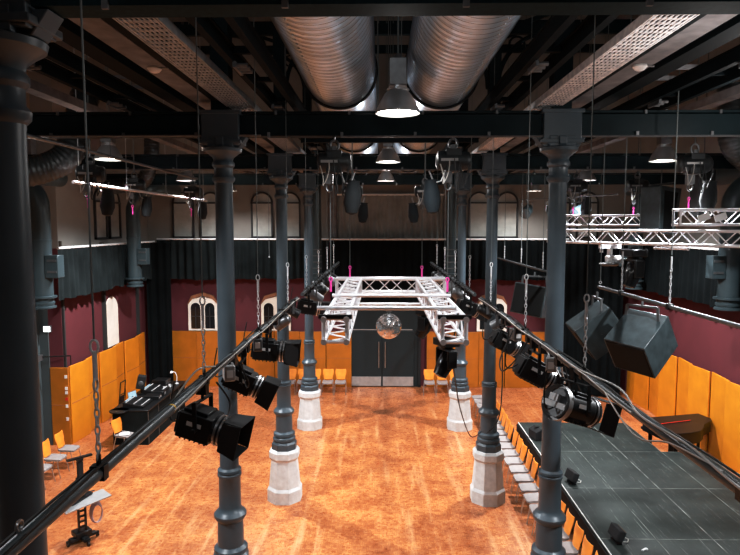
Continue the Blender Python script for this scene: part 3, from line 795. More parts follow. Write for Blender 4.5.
# dimmer style control gear clipped under the bars
def gear(label, loc, rz=0, m='grey'):
    t = thing('ballast_box', label, 'electrical box', loc, rz)
    MB().box((0, 0, -.08), (.09, .16, .13)).build('case', M[m], t, bevel=.01)
    MB().box((0, 0, -.01), (.03, .05, .06)).build('bracket', M['black'], t)
    MB().box((0, -.084, -.08), (.05, .01, .06)).build('socket', M['white'], t)
    return t
gear('grey ballast box under the left bar beside the second stage light', (-1.26, 4.95, BZ-.03), R(20), 'plate')
gear('grey ballast box on the right bar between the two closest stage lights', (1.51, 5.3, BZ-.03), R(-20), 'plate')
gear('dark ballast box on the left bar before the third stage light', (-1.26, 6.15, BZ-.03), R(10), 'grey')
gear('dark ballast box on the right bar before the third stage light', (1.51, 6.75, BZ-.03), R(10), 'grey')
# drooping cable loops
def loop(label, pts, r=.008, m='cable'):
    P = [Vector(p) for p in pts]; Q = []
    n = len(P)
    for i in range(n-1):
        p0 = P[max(0, i-1)]; p1 = P[i]; p2 = P[i+1]; p3 = P[min(n-1, i+2)]
        for q in range(8):
            u = q/8
            Q.append(.5*((2*p1)+(p2-p0)*u+(2*p0-5*p1+4*p2-p3)*u*u+(3*p1-p0-3*p2+p3)*u**3))
    Q.append(P[-1])
    return tag(MB().tube(Q, r, 6).build('hanging_cable', M[m]), label, 'cable')
loop('pale cable looping down beside the first stage light on the left bar', [(-1.25, 4.5, 5.06), (-1.3, 4.2, 5.1), (-1.38, 3.9, 4.95), (-1.36, 3.55, 4.92), (-1.28, 3.3, 4.99)], .0065, 'cablegrey')
loop('black cable drooping between the clamps of the first left stage light', [(-1.2, 4.35, 4.98), (-1.12, 4.4, 4.82), (-1.14, 4.35, 4.72), (-1.2, 4.3, 4.8)], .007)
loop('white cable looping off the right bar near the second stage light', [(1.5, 5.6, 5.05), (1.56, 5.35, 4.86), (1.6, 5.2, 4.76), (1.54, 5.1, 4.9), (1.5, 5.0, 5.04)], .006, 'white')
loop('black cable hanging in a wide loop under the right bar', [(1.45, 6.6, 4.98), (1.3, 6.5, 4.7), (1.28, 6.3, 4.6), (1.4, 6.2, 4.75), (1.5, 6.1, 4.98)], .007)
loop('long thin black cable drooping from the right truss arm to the third right column', [(.86, 6.9, 4.95), (.86, 7.2, 4.6), (1.0, 8.0, 4.06), (1.29, 9.5, 3.15), (1.76, 11.5, 2.05), (2.23, 13.05, 1.62)], .009)
loop('black cable hanging in front of the third right column from the right bar', [(1.5, 7.9, 4.98), (1.62, 8.0, 4.4), (1.6, 8.0, 3.6), (1.45, 8.1, 3.3)], .008)
loop('white cable lying along the near part of the right bar', [(1.47, 5.0, 5.06), (1.44, 4.4, 5.08), (1.55, 3.9, 5.07), (1.43, 3.3, 5.08), (1.5, 2.9, 5.055), (1.47, 2.4, 5.05), (1.48, 1.8, 5.055)], .0065, 'cablegrey')
loop('white cable with a slack bow beside the near part of the right bar', [(1.46, 3.9, 5.04), (1.42, 3.5, 4.98), (1.40, 3.2, 4.98), (1.46, 3.0, 5.03), (1.5, 2.6, 5.05)], .005, 'cablegrey')
for i, (x_, y_, z_) in enumerate(((-1.26, 5.2, BZ-.04), (1.51, 4.75, BZ-.04))):
    loop('thin black safety cable under the %s bar beside a stage light' % ('left', 'right')[i], [(x_, y_, z_), (x_+.1, y_+.03, z_-.22), (x_+.06, y_+.1, z_-.28), (x_, y_+.18, z_)], .005)

# moving heads ---------------------------------------------------------
def moving_head(label, loc, az, tilt, s=1.):
    t = thing('moving_head_light', label, 'stage light', loc, az)
    MB().box((0, 0, -.02*s), (.06*s, .12*s, .06*s)).box((0, 0, -.1*s), (.34*s, .26*s, .11*s)).build('base', M['black'], t, bevel=.015*s)
    yk = MB().lathe([(.09*s, -.155*s), (.09*s, -.19*s)], 20)
    yk.box((0, 0, -.205*s), (.34*s, .14*s, .035*s))
    for sx in (-1, 1): yk.box((sx*.16*s, 0, -.33*s), (.045*s, .15*s, .26*s))
    yk.build('yoke', M['black'], t, bevel=.015*s)
    X = Matrix.Translation((0, 0, -.39*s)) @ Matrix.Rotation(-tilt-PI/2, 4, 'X') @ Matrix.Scale(s, 4)
    hd = MB().lathe([(.05, -.2), (.1, -.18), (.125, -.08), (.125, .04), (.105, .16), (.1, .22)], 24, X=X).build('head', M['blackgloss'], t)
    MB().lathe([(.08, .222), (.05, .235), (.01, .24)], 18, X=X).build('lens', M['lens'], hd)
    return t
moving_head('black moving head light hanging under the near end of the right truss arm', (.74, 6.75, 4.9), R(115), R(60), .78)
moving_head('dark moving head light hanging under the long white truss on the right', (4.72, 11.42, 5.74), R(100), R(70), 1.25)
moving_head('small black moving head under the middle of the right truss arm', (.68, 9.2, 4.9), R(60), R(60), .8)

# ------------------------------------------------------------------ trusses
def truss(name, label, p0, p1, s, parent=None, bay=None):
    p0 = Vector(p0); p1 = Vector(p1); d = p1-p0; L = d.length
    az = math.atan2(d.y, d.x)
    t = thing(name, label, 'truss', tuple(p0), az) if parent is None else parent
    m = MB(); b = MB(); r = .0255*s/.29; h = s/2-r
    cor = [(-h, -h), (h, -h), (h, h), (-h, h)]
    off = Matrix.Identity(4)
    if parent is not None: off = Matrix.Translation(p0) @ Matrix.Rotation(az, 4, 'Z')
    for (a, c) in cor: m.cyl((0, a, c), (L, a, c), r, n=10, X=off)
    n = max(2, round(L/(s*.8))); st = L/n; br = r*.42
    for fi in range(4):
        a = cor[fi]; c = cor[(fi+1) % 4]
        for i in range(n):
            q0, q1 = (a, c) if (i+fi) % 2 else (c, a)
            b.cyl((i*st, *q0), ((i+1)*st, *q1), br, n=6, X=off)
        for xx in (.02, L-.02): b.cyl((xx, *a), (xx, *c), r*.8, n=8, X=off)
    m.build('chord_tubes', M['alu'], t); b.build('diagonal_braces', M['alu'], t)
    return t
U = thing('hanging_truss', 'white aluminium U-shaped truss frame hanging above the mirror ball', 'truss', (0, 0, 0))
ts = .29
za = 5.06
truss('', '', (-.46, 6.1, za), (-.46, 10.62, za), ts, U)
truss('', '', (.75, 6.1, za), (.75, 10.62, za), ts, U)
truss('', '', (-.80, 10.8, za), (1.16, 10.8, za), ts, U)
for x_ in (-.46, .75):
    MB().box((x_, 6.11, za+.14), (.34, .05, .04)).build('end_bar', M['black'], U)
    for (a, c) in ((-.115, -.115), (.115, -.115), (.115, .115), (-.115, .115)):
        MB().cyl((x_+a, 6.07, za+c), (x_+a, 6.12, za+c), .032, n=12).build('end_coupler', M['alu'], U)
for i, (y, z, x0, x1) in enumerate(((6.55, za+.169, -.69, .82), (7.75, za+.169, -.62, .90), (9.5, za-.169, -.55, .84))):
    o = MB().cyl((x0, y, z), (x1, y, z), .024, n=12).build('cross_pipe', M['alu'])
    tag(o, ['nearest silver pipe laid across both arms of the hanging truss frame', 'second silver pipe laid across both arms of the hanging truss frame', 'short silver pipe under the truss arms that carries the mirror ball'][i], 'pipe')
    if i == 2:
        pass
# mirror ball
mbl = thing('mirror_ball', 'mirror tiled disco ball hanging below the middle of the truss', 'mirror ball', (.13, 9.5, 4.54))
Rb = .2; n1 = 26; g = MB().sphere((0, 0, 0), Rb-.002, 32, 18); g.build('core', M['grout'], mbl)
tl = MB()
for i in range(n1):
    a0 = PI*(i+.06)/n1; a1 = PI*(i+.94)/n1; am = (a0+a1)/2; k_ = max(3, int(2*n1*math.sin(am)))
    for j in range(k_):
        b0 = 2*PI*(j+.05)/k_; b1 = 2*PI*(j+.95)/k_
        f = lambda a, b: (Rb*math.sin(a)*math.cos(b), Rb*math.sin(a)*math.sin(b), Rb*math.cos(a))
        P4 = [Vector(f(a0, b0)), Vector(f(a1, b0)), Vector(f(a1, b1)), Vector(f(a0, b1))]; cn = sum(P4, Vector())/4
        q = Euler((random.uniform(-.09, .09), random.uniform(-.09, .09), random.uniform(-.09, .09))).to_matrix()
        tl.add([cn*1.01+q @ (p_-cn) for p_ in P4], [(0, 1, 2, 3)])
tl.build('mirror_tiles', M['mirror'], mbl, sharp=1)
MB().cyl((0, 0, .19), (0, 0, .235), .025, n=10).box((0, 0, .27), (.09, .07, .08)).cyl((0, 0, .3), (0, 0, .34), .012, n=6).build('motor', M['grey'], mbl)

truss('box_truss', 'white box truss high on the right beyond the crossing truss, ending near the moving lights', (4.3, 15.3, 6.25), (6.6, 15.3, 6.25), .29)
truss('box_truss', 'white box truss at the upper right picture edge, nearest of the right trusses', (4.98, 10.4, 6.26), (8.4, 10.4, 6.26), .30)
truss('box_truss', 'long white box truss slanting across the right side under the other two', (3.55, 12.75, 5.91), (7.3, 7.9, 5.91), .29)
for i, (x_, y_) in enumerate(((5.05, 10.3), (5.4, 10.35))):
    s = thing('truss_bracket', 'flat white bracket plate on the nearest right truss, %s one' % ('left', 'right')[i], 'bracket', (5.35+i*.27, 10.2, 6.26))
    MB().box((0, 0, 0), (.2, .02, .11), rot=Matrix.Rotation(-.35, 3, 'Y')).build('plate', M['white'], s)
    MB().box((0, .03, .05), (.03, .06, .03)).build('clip', M['black'], s)
# small pipe frame clipped under the long truss
o = thing('pipe_frame', 'small silver clamp frame fixed under the long right truss', 'bracket', (5.15, 10.68, 5.72), R(-52))
MB().cyl((-.38, 0, 0), (.2, 0, 0), .02, n=8).cyl((-.38, 0, .07), (.2, 0, .07), .012, n=8).cyl((-.36, 0, -.01), (-.36, 0, .1), .014, n=8).cyl((.18, 0, -.01), (.18, 0, .1), .014, n=8).sphere((.2, 0, 0), .03, 10, 6).sphere((-.38, 0, 0), .03, 10, 6).build('tubes', M['alu'], o)

# PTZ camera
o = thing('dome_camera', 'white dome camera hanging below the left end of the long right truss', 'camera', (4.4, 11.75, 5.75))
MB().box((0, 0, -.03), (.4, .09, .07)).box((-.16, 0, -.09), (.05, .05, .1)).build('mounting_bracket', M['alu'], o)
MB().cyl((0, 0, -.06), (0, 0, -.2), .05, n=14).lathe([(.08, -.34), (.085, -.22), (.06, -.19)], 18).build('body', M['white'], o)
MB().lathe([(.01, -.07), (.05, -.05), (.075, 0), (.075, .09), (.05, .1)], 18, X=Matrix.Translation((.1, -.02, -.28)) @ Matrix.Rotation(R(80), 4, 'Y')).build('head', M['white'], o)
MB().lathe([(.19, -.35), (.19, -.37), (.13, -.40)], 24).build('shroud', M['grey'], o)

# ------------------------------------------------------------------ hoists
def hoist(label, loc, rz, drop, s=1., bagm='bag', sling=True, bagx=.24, wire=True):
    t = thing('chain_hoist', label, 'chain hoist', loc, rz)
    b = MB().lathe([(.07*s, -.2*s), (.115*s, -.18*s), (.115*s, .16*s), (.09*s, .2*s)], 16, X=Matrix.Rotation(PI/2, 4, 'Y'))
    b.box((0, 0, 0), (.18*s, .2*s, .26*s))
    b.build('motor_body', M['hoist'], t, bevel=.01)
    MB().box((-.05*s, -.118*s, .0), (.2*s, .01, .035)).build('name_plate', M['plate'], t)
    MB().ring((0, 0, .19*s), .05*s, .014*s, 'Y', 14, 6, sy=1.3).cyl((0, 0, .24*s), (0, 0, .34*s), .016, n=8).box((0, 0, .16*s), (.06, .06, .06)).build('hook', M['grey'], t)
    bg = MB().lathe([(.02, -.60*s), (.07*s, -.58*s), (.105*s, -.46*s), (.095*s, -.34*s), (.075*s, -.22*s), (.085*s, -.2*s)], 16, (bagx*s, .02, 0), X=Matrix.Rotation(R(4 if bagx > 0 else -5), 4, 'Y'))
    bg.build('chain_bag', M[bagm], t)
    c = MB().tube([(bagx*s*.3, 0, -.12*s), (bagx*s*.5, -.02, -.24*s), (bagx*s*.8, -.02, -.26*s), (bagx*s, .0, -.12*s)], .012, 6)
    c.build('chain_loop', M['wire'], t)
    for q in range(3):
        sx_ = (-1, 1, .3)[q]; P_ = []
        for j in range(13):
            f = j/12; P_.append((sx_*(.16-.10*f)*s+.02*math.sin(9*f+q), -.11*s-.02*q, (-.05-(.26+.05*q)*math.sin(PI*f)+.06*f)*s))
        MB().tube(P_, .008, 5).build('control_cable', M['cable'] if q else M['cablegrey'], t)
    MB().box((-.06*s, -.03*s, -.2*s), (.09*s, .07*s, .12*s)).ring((-.06*s, -.03*s, -.3*s), .035*s, .012*s, 'Y', 12, 5, sy=1.3).build('hook_block', M['grey'], t)
    w = MB().cyl((-.05*s, 0, -.12*s), (-.05*s, 0, -drop+.12), .006, n=5)
    w.build('load_chain', M['rope'], t)
    if sling: MB().cyl((-.05*s, 0, -drop+.0), (-.05*s, 0, -drop+.15), .014, n=8).ring((-.05*s, 0, -drop+.17), .02, .009, 'Y', 12, 5, sy=1.4).build('pink_sling', M['pink'], t)
    MB().cyl((0, 0, .3*s), (0, 0, (7.32-loc[2]) if abs(loc[1]-8.36) < .2 or abs(loc[1]-13.21) < .2 else ((7.57-loc[2]) if abs(loc[0]) < 1 else (TOP-loc[2]-.01))), .012, n=6).build('hanger', M['rope'], t)
    return t
zt = za+.15
hoist('black chain hoist with bag under the second girder, left of the silver ducts', (-.63, 8.36, 6.98), 0, 6.98-zt, 1.15)
hoist('black chain hoist with bag under the second girder, right of the silver ducts', (.98, 8.36, 7.0), 0, 7.0-zt, 1.15, 'bagblue', bagx=-.28)
hoist('farther chain hoist whose bag hangs left of the middle lamps', (-.5, 10.8, 6.72), 0, 6.72-zt, .9)
hoist('farther chain hoist whose bag hangs right of the middle lamps', (.78, 10.8, 6.72), 0, 6.72-zt, .9, 'bagblue', bagx=-.26)
hoist('dark chain hoist with empty pink-tipped hook over the left aisle, nearest the front column', (-4.66, 9.8, 6.95), R(15), .55, 1.1)
hoist('dark chain hoist with empty pink-tipped hook over the left aisle, middle of three', (-5.25, 13.0, 6.98), R(10), .62, 1.1)
hoist('chain hoist with empty pink-tipped hook hanging close to the second left column', (-4.68, 15.2, 6.95), 0, .6, 1.1)
hoist('chain hoist holding the left end of the far right truss beside the second right column', (4.85, 15.3, 7.1), 0, .72, 1.25)
hoist('chain hoist holding the right end of the far right truss', (6.35, 15.3, 7.1), 0, .72, 1.3, 'bagblue')
hoist('large black chain hoist holding the nearest right truss', (5.25, 10.4, 7.15), 0, .75, 1.3)
hoist('black chain hoist partly outside the right picture edge on the nearest right truss', (7.9, 10.4, 7.15), 0, .75, 1.2)

tag(MB().box((.15, 10.8, 7.61), (3.1, .1, .08)).build('cross_beam', M['roofblack']), 'short black cross beam under the silver ducts carrying the two farther hoists', 'beam')
# left aisle pipes
o = thing('lighting_bar', 'silver empty lighting pipe over the left aisle under the chain hoists', 'lighting bar', (-5, 0, 6.83))
MB().cyl((0, 9.9, 0), (0, 17.5, 0), .028, n=12).build('pipe', M['alu'], o)
for y_ in (10.1, 12.0, 14.2, 17.2): MB().cyl((0, y_, .02), (0, y_, TOP-6.835), .006, n=5).box((0, y_, .02), (.06, .06, .07)).build('suspension_wire', M['wire'], o)
o = thing('sloping_pipe', 'long dark pipe running down the left aisle below the girders', 'pipe', (-4.2, 0, 7.19))
MB().cyl((0, 6.2, 0), (0, 14.0, 0), .024, n=10).build('pipe', M['grey'], o)
for y_ in (6.7, 9.5, 12.6): MB().cyl((0, y_, 0), (0, y_, TOP-7.195), .006, n=5).build('hanger', M['rope'], o)

# free hanging wires
for i, (x_, y_, z0) in enumerate(((-2.0, 3.4, 7.9),)):
    pass

# right speaker bar ----------------------------------------------------------
o = thing('lighting_bar', 'steel pipe on chains along the right aisle carrying the speakers', 'lighting bar', (3.8, 0, 5.06))
MB().cyl((0, 4.6, 0), (0, 10.6, 0), .027, n=14).build('pipe', M['grey'], o)
for y_ in (6.1, 8.0, 9.6):
    chain_mb(MB(), 0, y_, .03, .45, .06, .006).build('chain', M['wire'], o)
    MB().cyl((0, y_, .68), (0, y_, TOP-5.065), .007, n=5).build('suspension_wire', M['rope'], o)
    MB().cyl((0, y_, .5), (0, y_, .66), .014, n=8).ring((0, y_, .48), .022, .008, 'X', 12, 5, sy=1.5).build('turnbuckle', M['wire'], o)
    MB().box((0, y_, 0), (.08, .06, .08)).build('pipe_clamp', M['black'], o)
o = thing('lighting_bar', 'thin distant pipe on chains behind the second right column', 'lighting bar', (3.78, 0, 5.08))
MB().cyl((0, 13.0, 0), (0, 19.6, 0), .025, n=12).build('pipe', M['grey'], o)
for y_ in (14.2, 16.4, 18.6):
    chain_mb(MB(), 0, y_, .03, .4, r=.008).build('chain', M['wire'], o)
    MB().cyl((0, y_, .38), (0, y_, TOP-5.085), .007, n=5).build('suspension_wire', M['rope'], o)

def speaker(label, centre, u, v, w, su, sv, sw, barz):
    """u width, v face height, w depth away from the grille"""
    u = Vector(u).normalized(); v = (Vector(v)-u*Vector(v).dot(u)).normalized(); w2 = u.cross(v)
    if w2.dot(Vector(w)) < 0: w2 = -w2
    B = Matrix((u, v, w2)).transposed()
    t = thing('loudspeaker', label, 'loudspeaker', centre)
    m = MB(); k_ = .96
    vs = [(-su/2, -sv/2, -sw/2), (su/2, -sv/2, -sw/2), (su/2, sv/2, -sw/2), (-su/2, sv/2, -sw/2), (-su/2*k_, -sv/2, sw/2), (su/2*k_, -sv/2, sw/2), (su/2*k_, sv/2, sw/2), (-su/2*k_, sv/2, sw/2)]
    m.add([B @ Vector(p) for p in vs], [(0, 3, 2, 1), (4, 5, 6, 7), (0, 1, 5, 4), (1, 2, 6, 5), (2, 3, 7, 6), (3, 0, 4, 7)])
    cab = m.build('cabinet', M['speaker'], t, bevel=.012)
    MB().add([B @ Vector(p) for p in [(-su/2+.03, -sv/2+.03, -sw/2-.012), (su/2-.03, -sv/2+.03, -sw/2-.012), (su/2-.03, sv/2-.03, -sw/2-.012), (-su/2+.03, sv/2-.03, -sw/2-.012),
              (-su/2+.02, -sv/2+.02, -sw/2+.002), (su/2-.02, -sv/2+.02, -sw/2+.002), (su/2-.02, sv/2-.02, -sw/2+.002), (-su/2+.02, sv/2-.02, -sw/2+.002)]],
             [(0, 1, 2, 3), (0, 4, 5, 1), (1, 5, 6, 2), (2, 6, 7, 3), (3, 7, 4, 0)]).build('grille', M['speakergrille'], t)
    hd = MB()
    c0 = B @ Vector((0, 0, -sw/2-.015))
    for sx in (-1, 1):
        p = B @ Vector((sx*su*.42, 0, .05)); hd.bar(p, (B @ Vector((sx*su*.44, 0, sw*.15)))+Vector((0, 0, .0)), .03, .02)
    top = Vector((0, 0, barz-centre[2]))
    a1 = B @ Vector((su*.46, 0, -.02)); a2 = B @ Vector((-su*.46, 0, -.02))
    k1 = Vector((a1.x*.8, a1.y*.8, barz-centre[2]-.12)); k2 = Vector((a2.x*.8, a2.y*.8, barz-centre[2]-.12))
    hd.bar(a1, k1, .025, .04).bar(a2, k2, .025, .04).bar(k1, k2, .04, .03)
    mid = (k1+k2)/2; hd.bar(mid, (mid.x, mid.y, barz-centre[2]-.02), .03, .03)
    hd.build('hanging_frame', M['grey'], t)
    return t
# axes taken in world space (X right, Y away, Z up)
def ray_frame(az, el, *vs_):
    Rm = Matrix.Rotation(R(az), 3, 'Z') @ Matrix.Rotation(R(el), 3, 'X')
    return [tuple(Rm @ Vector(v)) for v in vs_]
A1 = ray_frame(-23.5, -11, (.56, -.32, -.11), (.16, .42, -.41), (.30, .36, .49))
A2 = ray_frame(-62, -11, (.56, -.32, -.11), (.16, .42, -.41), (.30, .36, .49))
speaker('large dark loudspeaker with its grille tilted down, nearest of those under the right pipe', (3.86, 8.95, 4.40), *A1, .65, .61, .70, 5.06)
speaker('large dark loudspeaker tilted down, just behind and left of the nearest one', (3.56, 9.95, 4.42), *A2, .62, .6, .66, 5.06)
speaker('dark loudspeaker tilted down far back, partly hidden by the second right column', (3.55, 14.0, 4.4), (.7, -.5, -.1), (-.3, .1, -.6), (.3, .5, .4), .75, .7, .8, 5.08)
# tall hanging column speaker (black box) in right aisle
o = thing('loudspeaker', 'tall narrow black loudspeaker hanging high on the right behind the trusses', 'loudspeaker', (6.55, 12.6, 6.62))
MB().box((0, 0, .15), (.34, .35, .95)).build('cabinet', M['blackmatte'], o, bevel=.02)
MB().box((0, -.18, .15), (.28, .01, .88)).build('grille', M['speakergrille'], o)
MB().cyl((0, 0, .6), (0, 0, TOP-6.63), .012, n=6).box((0, 0, .64), (.2, .1, .03)).build('hanger', M['grey'], o)
o = thing('loudspeaker', 'dark wedge loudspeaker hanging between the two right hoists above the long truss', 'loudspeaker', (6.35, 14.0, 6.5), R(20))
MB().prism([(-.3, -.55), (.15, -.6), (.3, .45), (-.3, .5)], -.3, .3).build('cabinet', M['speaker'], o, bevel=.02)
MB().cyl((0, 0, .45), (0, 0, TOP-6.57), .012, n=6).bar((-.35, 0, .52), (.35, 0, .6), .03, .03).build('hanger', M['grey'], o)
MB().prism([(-.2, -.45), (.05, -.5), (.18, .35), (-.2, .4)], -.32, -.305).build('grille', M['speakergrille'], o)
# bar with round lamps far right
o = thing('lighting_bar', 'short silver pipe high over the far right aisle above the far truss', 'lighting bar', (4.6, 17.8, 6.85))
MB().cyl((-.6, 0, 0), (1.9, -.9, .12), .02, n=8).build('pipe', M['grey'], o)
MB().cyl((-.4, -.07, 0), (-.4, -.07, TOP-6.855), .006, n=5).build('suspension_wire', M['rope'], o)
MB().cyl((1.5, -.72, .1), (1.5, -.72, TOP-6.855), .006, n=5).build('suspension_wire', M['rope'], o)
for i, x_ in enumerate((4.25, 4.9, 5.6)):
    parcan('dark can light on the short far right pipe, %s of three' % ('left', 'middle', 'right')[i], (x_, 17.93-(x_-4)*.36, 6.84), R((150, 180, 120)[i]), R(25), 1.5, 'ductpaint')

# wires that hang alone
def wire(x, y, z0, label, r=.006):
    t = thing('hanging_wire', label, 'wire', (x, y, z0))
    MB().cyl((0, 0, 0), (0, 0, TOP-z0-.01), r, n=5).build('strand', M['rope'], t)
    MB().ring((0, 0, -.03), .02, .006, 'Y', 10, 5).build('end_loop', M['wire'], t)
for i, (x_, y_, z_, la) in enumerate(((-3.4, 18.5, 5.2, 'thin wire hanging before the end wall valance left of the farthest left column'),
                                      (3.5, 9.7, 5.25, 'thin wire hanging right of the second right column in front of the black curtain'),
                                      (5.6, 13.4, 6.4, 'thin wire hanging over the right aisle behind the far hoists'))):
    wire(x_, y_, z_, la)

# ------------------------------------------------------------------ stage
st = thing('stage_platform', 'low black modular stage platform filling the right side of the floor', 'stage', (0, 0, 0))
SX0, SZ = 3.88, .6
def modules():
    out = []
    for c in range(4):
        x0 = SX0+c*1.0; x1 = x0+1.0
        ys = [4.6, 6.5, 8.4, 10.4, 12.5, 14.6] + ([16.8] if c < 3 else [])
        for a, b in zip(ys[:-1], ys[1:]): out.append((x0, x1, a, b))
    return out
for (x0, x1, a, b) in modules():
    MB().box(((x0+x1)/2, (a+b)/2, SZ-.05), (x1-x0-.012, b-a-.012, .1)).build('deck_module', M['stage'], st, bevel=.004)
sm = MB()
for c in range(5):
    yb = 16.8 if c < 4 else 14.6
    sm.box((SX0+c*1.0, (4.6+yb)/2, SZ-.012), (.011 if c not in (2,) else .02, yb-4.6, .024))
for y_ in (6.5, 8.4, 10.4, 12.5, 14.6): sm.box((SX0+2, y_, SZ-.012), (4, .012, .024))
MB().box((SX0+.008, 10.7, SZ+.001), (.022, 12.2, .004)).build('edge_tape', M['stagetape'], st)
sm.build('module_edge', M['stageline'], st)
MB().box((SX0-.02, 10.7, .28), (.03, 12.2, .55)).build('skirt', M['blackmatte'], st)
MB().box((SX0+1.5, 16.79, .28), (3, .03, .55)).build('skirt', M['blackmatte'], st)
for x_ in (SX0+.1, SX0+2, SX0+3.9):
    for y_ in (4.7, 8.4, 12.5, 14.5): MB().box((x_, y_, .25), (.05, .05, .5)).build('leg', M['black'], st)
# floor lights on the stage edge
def floodlight(label, loc, rz):
    t = thing('floor_light', label, 'stage light', loc, rz)
    MB().box((0, 0, .015), (.1, .24, .03)).build('foot', M['black'], t)
    MB().box((0, 0, .17), (.13, .34, .2), rot=Matrix.Rotation(R(20), 3, 'Y')).build('housing', M['blackmatte'], t, bevel=.02)
    MB().box((.075, 0, .16), (.01, .3, .15), rot=Matrix.Rotation(R(20), 3, 'Y')).build('glass', M['lens'], t)
    MB().tube([(.08, -.1, .05), (.18, -.05, .012), (.24, .04, .012), (.2, .14, .012), (.1, .12, .012)], .009, 6).build('power_cable', M['cablegrey'], t)
    return t
floodlight('small black floor light on the stage edge beside the second right column', (4.12, 12.75, SZ), R(10))
floodlight('small black floor light lying on the near left corner of the stage', (4.14, 10.3, SZ), R(5))
o = thing('monitor_speaker', 'small black box sitting at the far left edge of the stage', 'speaker', (4.1, 15.5, SZ), R(15))
MB().prism([(-.16, 0), (.16, 0), (.16, .18), (0, .3), (-.16, .22)], -.2, .2).build('cabinet', M['blackmatte'], o, bevel=.015)
MB().box((-.03, 0, .305), (.12, .05, .02)).build('handle', M['black'], o)
o = thing('paper_scrap', 'tiny crumpled white scrap lying on the near part of the stage', 'scrap', (4.5, 10.02, SZ+.002))
MB().box((0, 0, .01), (.1, .03, .02), rot=Matrix.Rotation(.6, 3, 'Z')).box((.05, .02, .012), (.04, .05, .02)).build('paper', M['white'], o)
o = thing('bar_bench', 'long dark bench box standing along the far left end of the stage', 'bench', (3.7, 17.3, 0))
MB().box((0, 0, .28), (.3, 1.2, .04)).build('top', M['black'], o)
MB().box((0, -.55, .13), (.26, .04, .26)).box((0, .55, .13), (.26, .04, .26)).build('leg', M['black'], o)

# ------------------------------------------------------------------ chairs (front faces local -Y)
def chair_proto():
    t = thing('stacking_chair', 'x', 'chair')
    # seat
    n = 8; vs = []; fs = []
    W2, D2 = .2, .195
    def surf(fn, nx, ny, th, nrm):
        vs = []; fs = []
        for s_ in (0, 1):
            for i in range(nx+1):
                for j in range(ny+1):
                    p = Vector(fn(i/nx, j/ny)); vs.append(p+Vector(nrm)*th*s_)
        N = (nx+1)*(ny+1); k_ = ny+1
        for i in range(nx):
            for j in range(ny):
                a = i*k_+j; fs.append((a, a+k_, a+k_+1, a+1)); fs.append((N+a, N+a+1, N+a+k_+1, N+a+k_))
        for i in range(nx): fs.append((i*k_, N+i*k_, N+(i+1)*k_, (i+1)*k_)); fs.append((i*k_+ny, (i+1)*k_+ny, N+(i+1)*k_+ny, N+i*k_+ny))
        for j in range(ny): fs.append((j, j+1, N+j+1, N+j)); fs.append((nx*k_+j, N+nx*k_+j, N+nx*k_+j+1, nx*k_+j+1))
        return vs, fs
    def seat(u, v):
        x = (u-.5)*2; y = (v-.5)*2
        wx = W2*(1-.06*(1-v))*(1-.10*max(0, abs(y)-.75)/.25)
        return (x*wx, y*D2, .45+.012*x*x-.025*max(0, -y-.55)+.006*y)
    m = MB(); m.add(*surf(seat, 8, 8, .035, (0, 0, -1))); m.build('seat', M['seatgrey'], t, sharp=50)
    def back(u, v):
        x = (u-.5)*2; z = v
        w_ = .205-.045*(1-v)*(1 if v < .5 else .4)+.0*v
        w_ *= (1-.12*max(0, v-.82)/.18)
        return (x*w_, .195+.07*v-.035*x*x*-1-.035, .50+.36*z)
    m = MB(); m.add(*surf(back, 8, 8, .014, (0, 1, .1))); m.build('backrest', M['orangeply'], t, sharp=50)
    MB().tube([(-.19, -.16, .42), (-.19, .12, .42), (-.16, .19, .45), (-.13, .225, .56), (-.12, .245, .66)], .010, 8).tube([(.19, -.16, .42), (.19, .12, .42), (.16, .19, .45), (.13, .225, .56), (.12, .245, .66)], .010, 8).cyl((-.19, -.1, .415), (.19, -.1, .415), .01, n=8).cyl((-.19, .12, .415), (.19, .12, .415), .01, n=8).build('frame', M['silver'], t)
    for (sx, sy) in ((-1, -1), (1, -1), (1, 1), (-1, 1)):
        MB().tube([(sx*.19, sy*.13, .42), (sx*.205, sy*.18, .2), (sx*.215, sy*.215, .004)], .0105, 8).build('leg', M['silver'], t)
    return t
ch = chair_proto(); first = [True]
def chair(x, y, rz, label, group=None):
    if first[0]:
        c = ch; first[0] = False
        c.location = (x, y, 0); c.rotation_euler = (0, 0, rz); c['label'] = label
        if group: c['group'] = group
        return c
    c = dup(ch, (x, y, 0), rz, label)
    if 'group' in c.keys() and not group: del c['group']
    if group: c['group'] = group
    return c
# long row in front of the stage, facing the hall (-X)
ordn = ['first', 'second', 'third', 'fourth', 'fifth', 'sixth', 'seventh', 'eighth', 'ninth', 'tenth', 'eleventh', 'twelfth', 'thirteenth', 'fourteenth', 'fifteenth', 'sixteenth', 'seventeenth', 'eighteenth', 'nineteenth', 'twentieth', 'twenty-first', 'twenty-second', 'twenty-third']
N = 22
for i in range(N):
    y = 9.35+i*.5
    chair(3.24+random.uniform(-.015, .015)-(.0 if y < 16 else -.02), y, R(-90+random.uniform(-2, 2)), 'orange backed grey seat chair in the row beside the stage, %s from the camera' % ordn[i], 'chairs in the row beside the stage')
lab = ['against the end wall, leftmost beside the third left column', 'against the end wall, second from the left', 'against the end wall, directly behind the farthest left column', 'against the end wall, just right of the farthest left column', 'against the end wall, nearest the double door on its left side']
for i, x_ in enumerate((-3.3, -2.84, -2.38, -1.92, -1.46)):
    chair(x_ + (0 if i != 1 else -.0), 21.75, R(random.uniform(-2, 2)), 'orange chair '+lab[i], 'chairs along the end wall')
for i, x_ in enumerate((1.78, 2.25, 2.72)):
    chair(x_, 21.75, R(random.uniform(-2, 2)), 'orange chair right of the double door, %s of three' % ('left', 'middle', 'right')[i], 'chairs along the end wall')
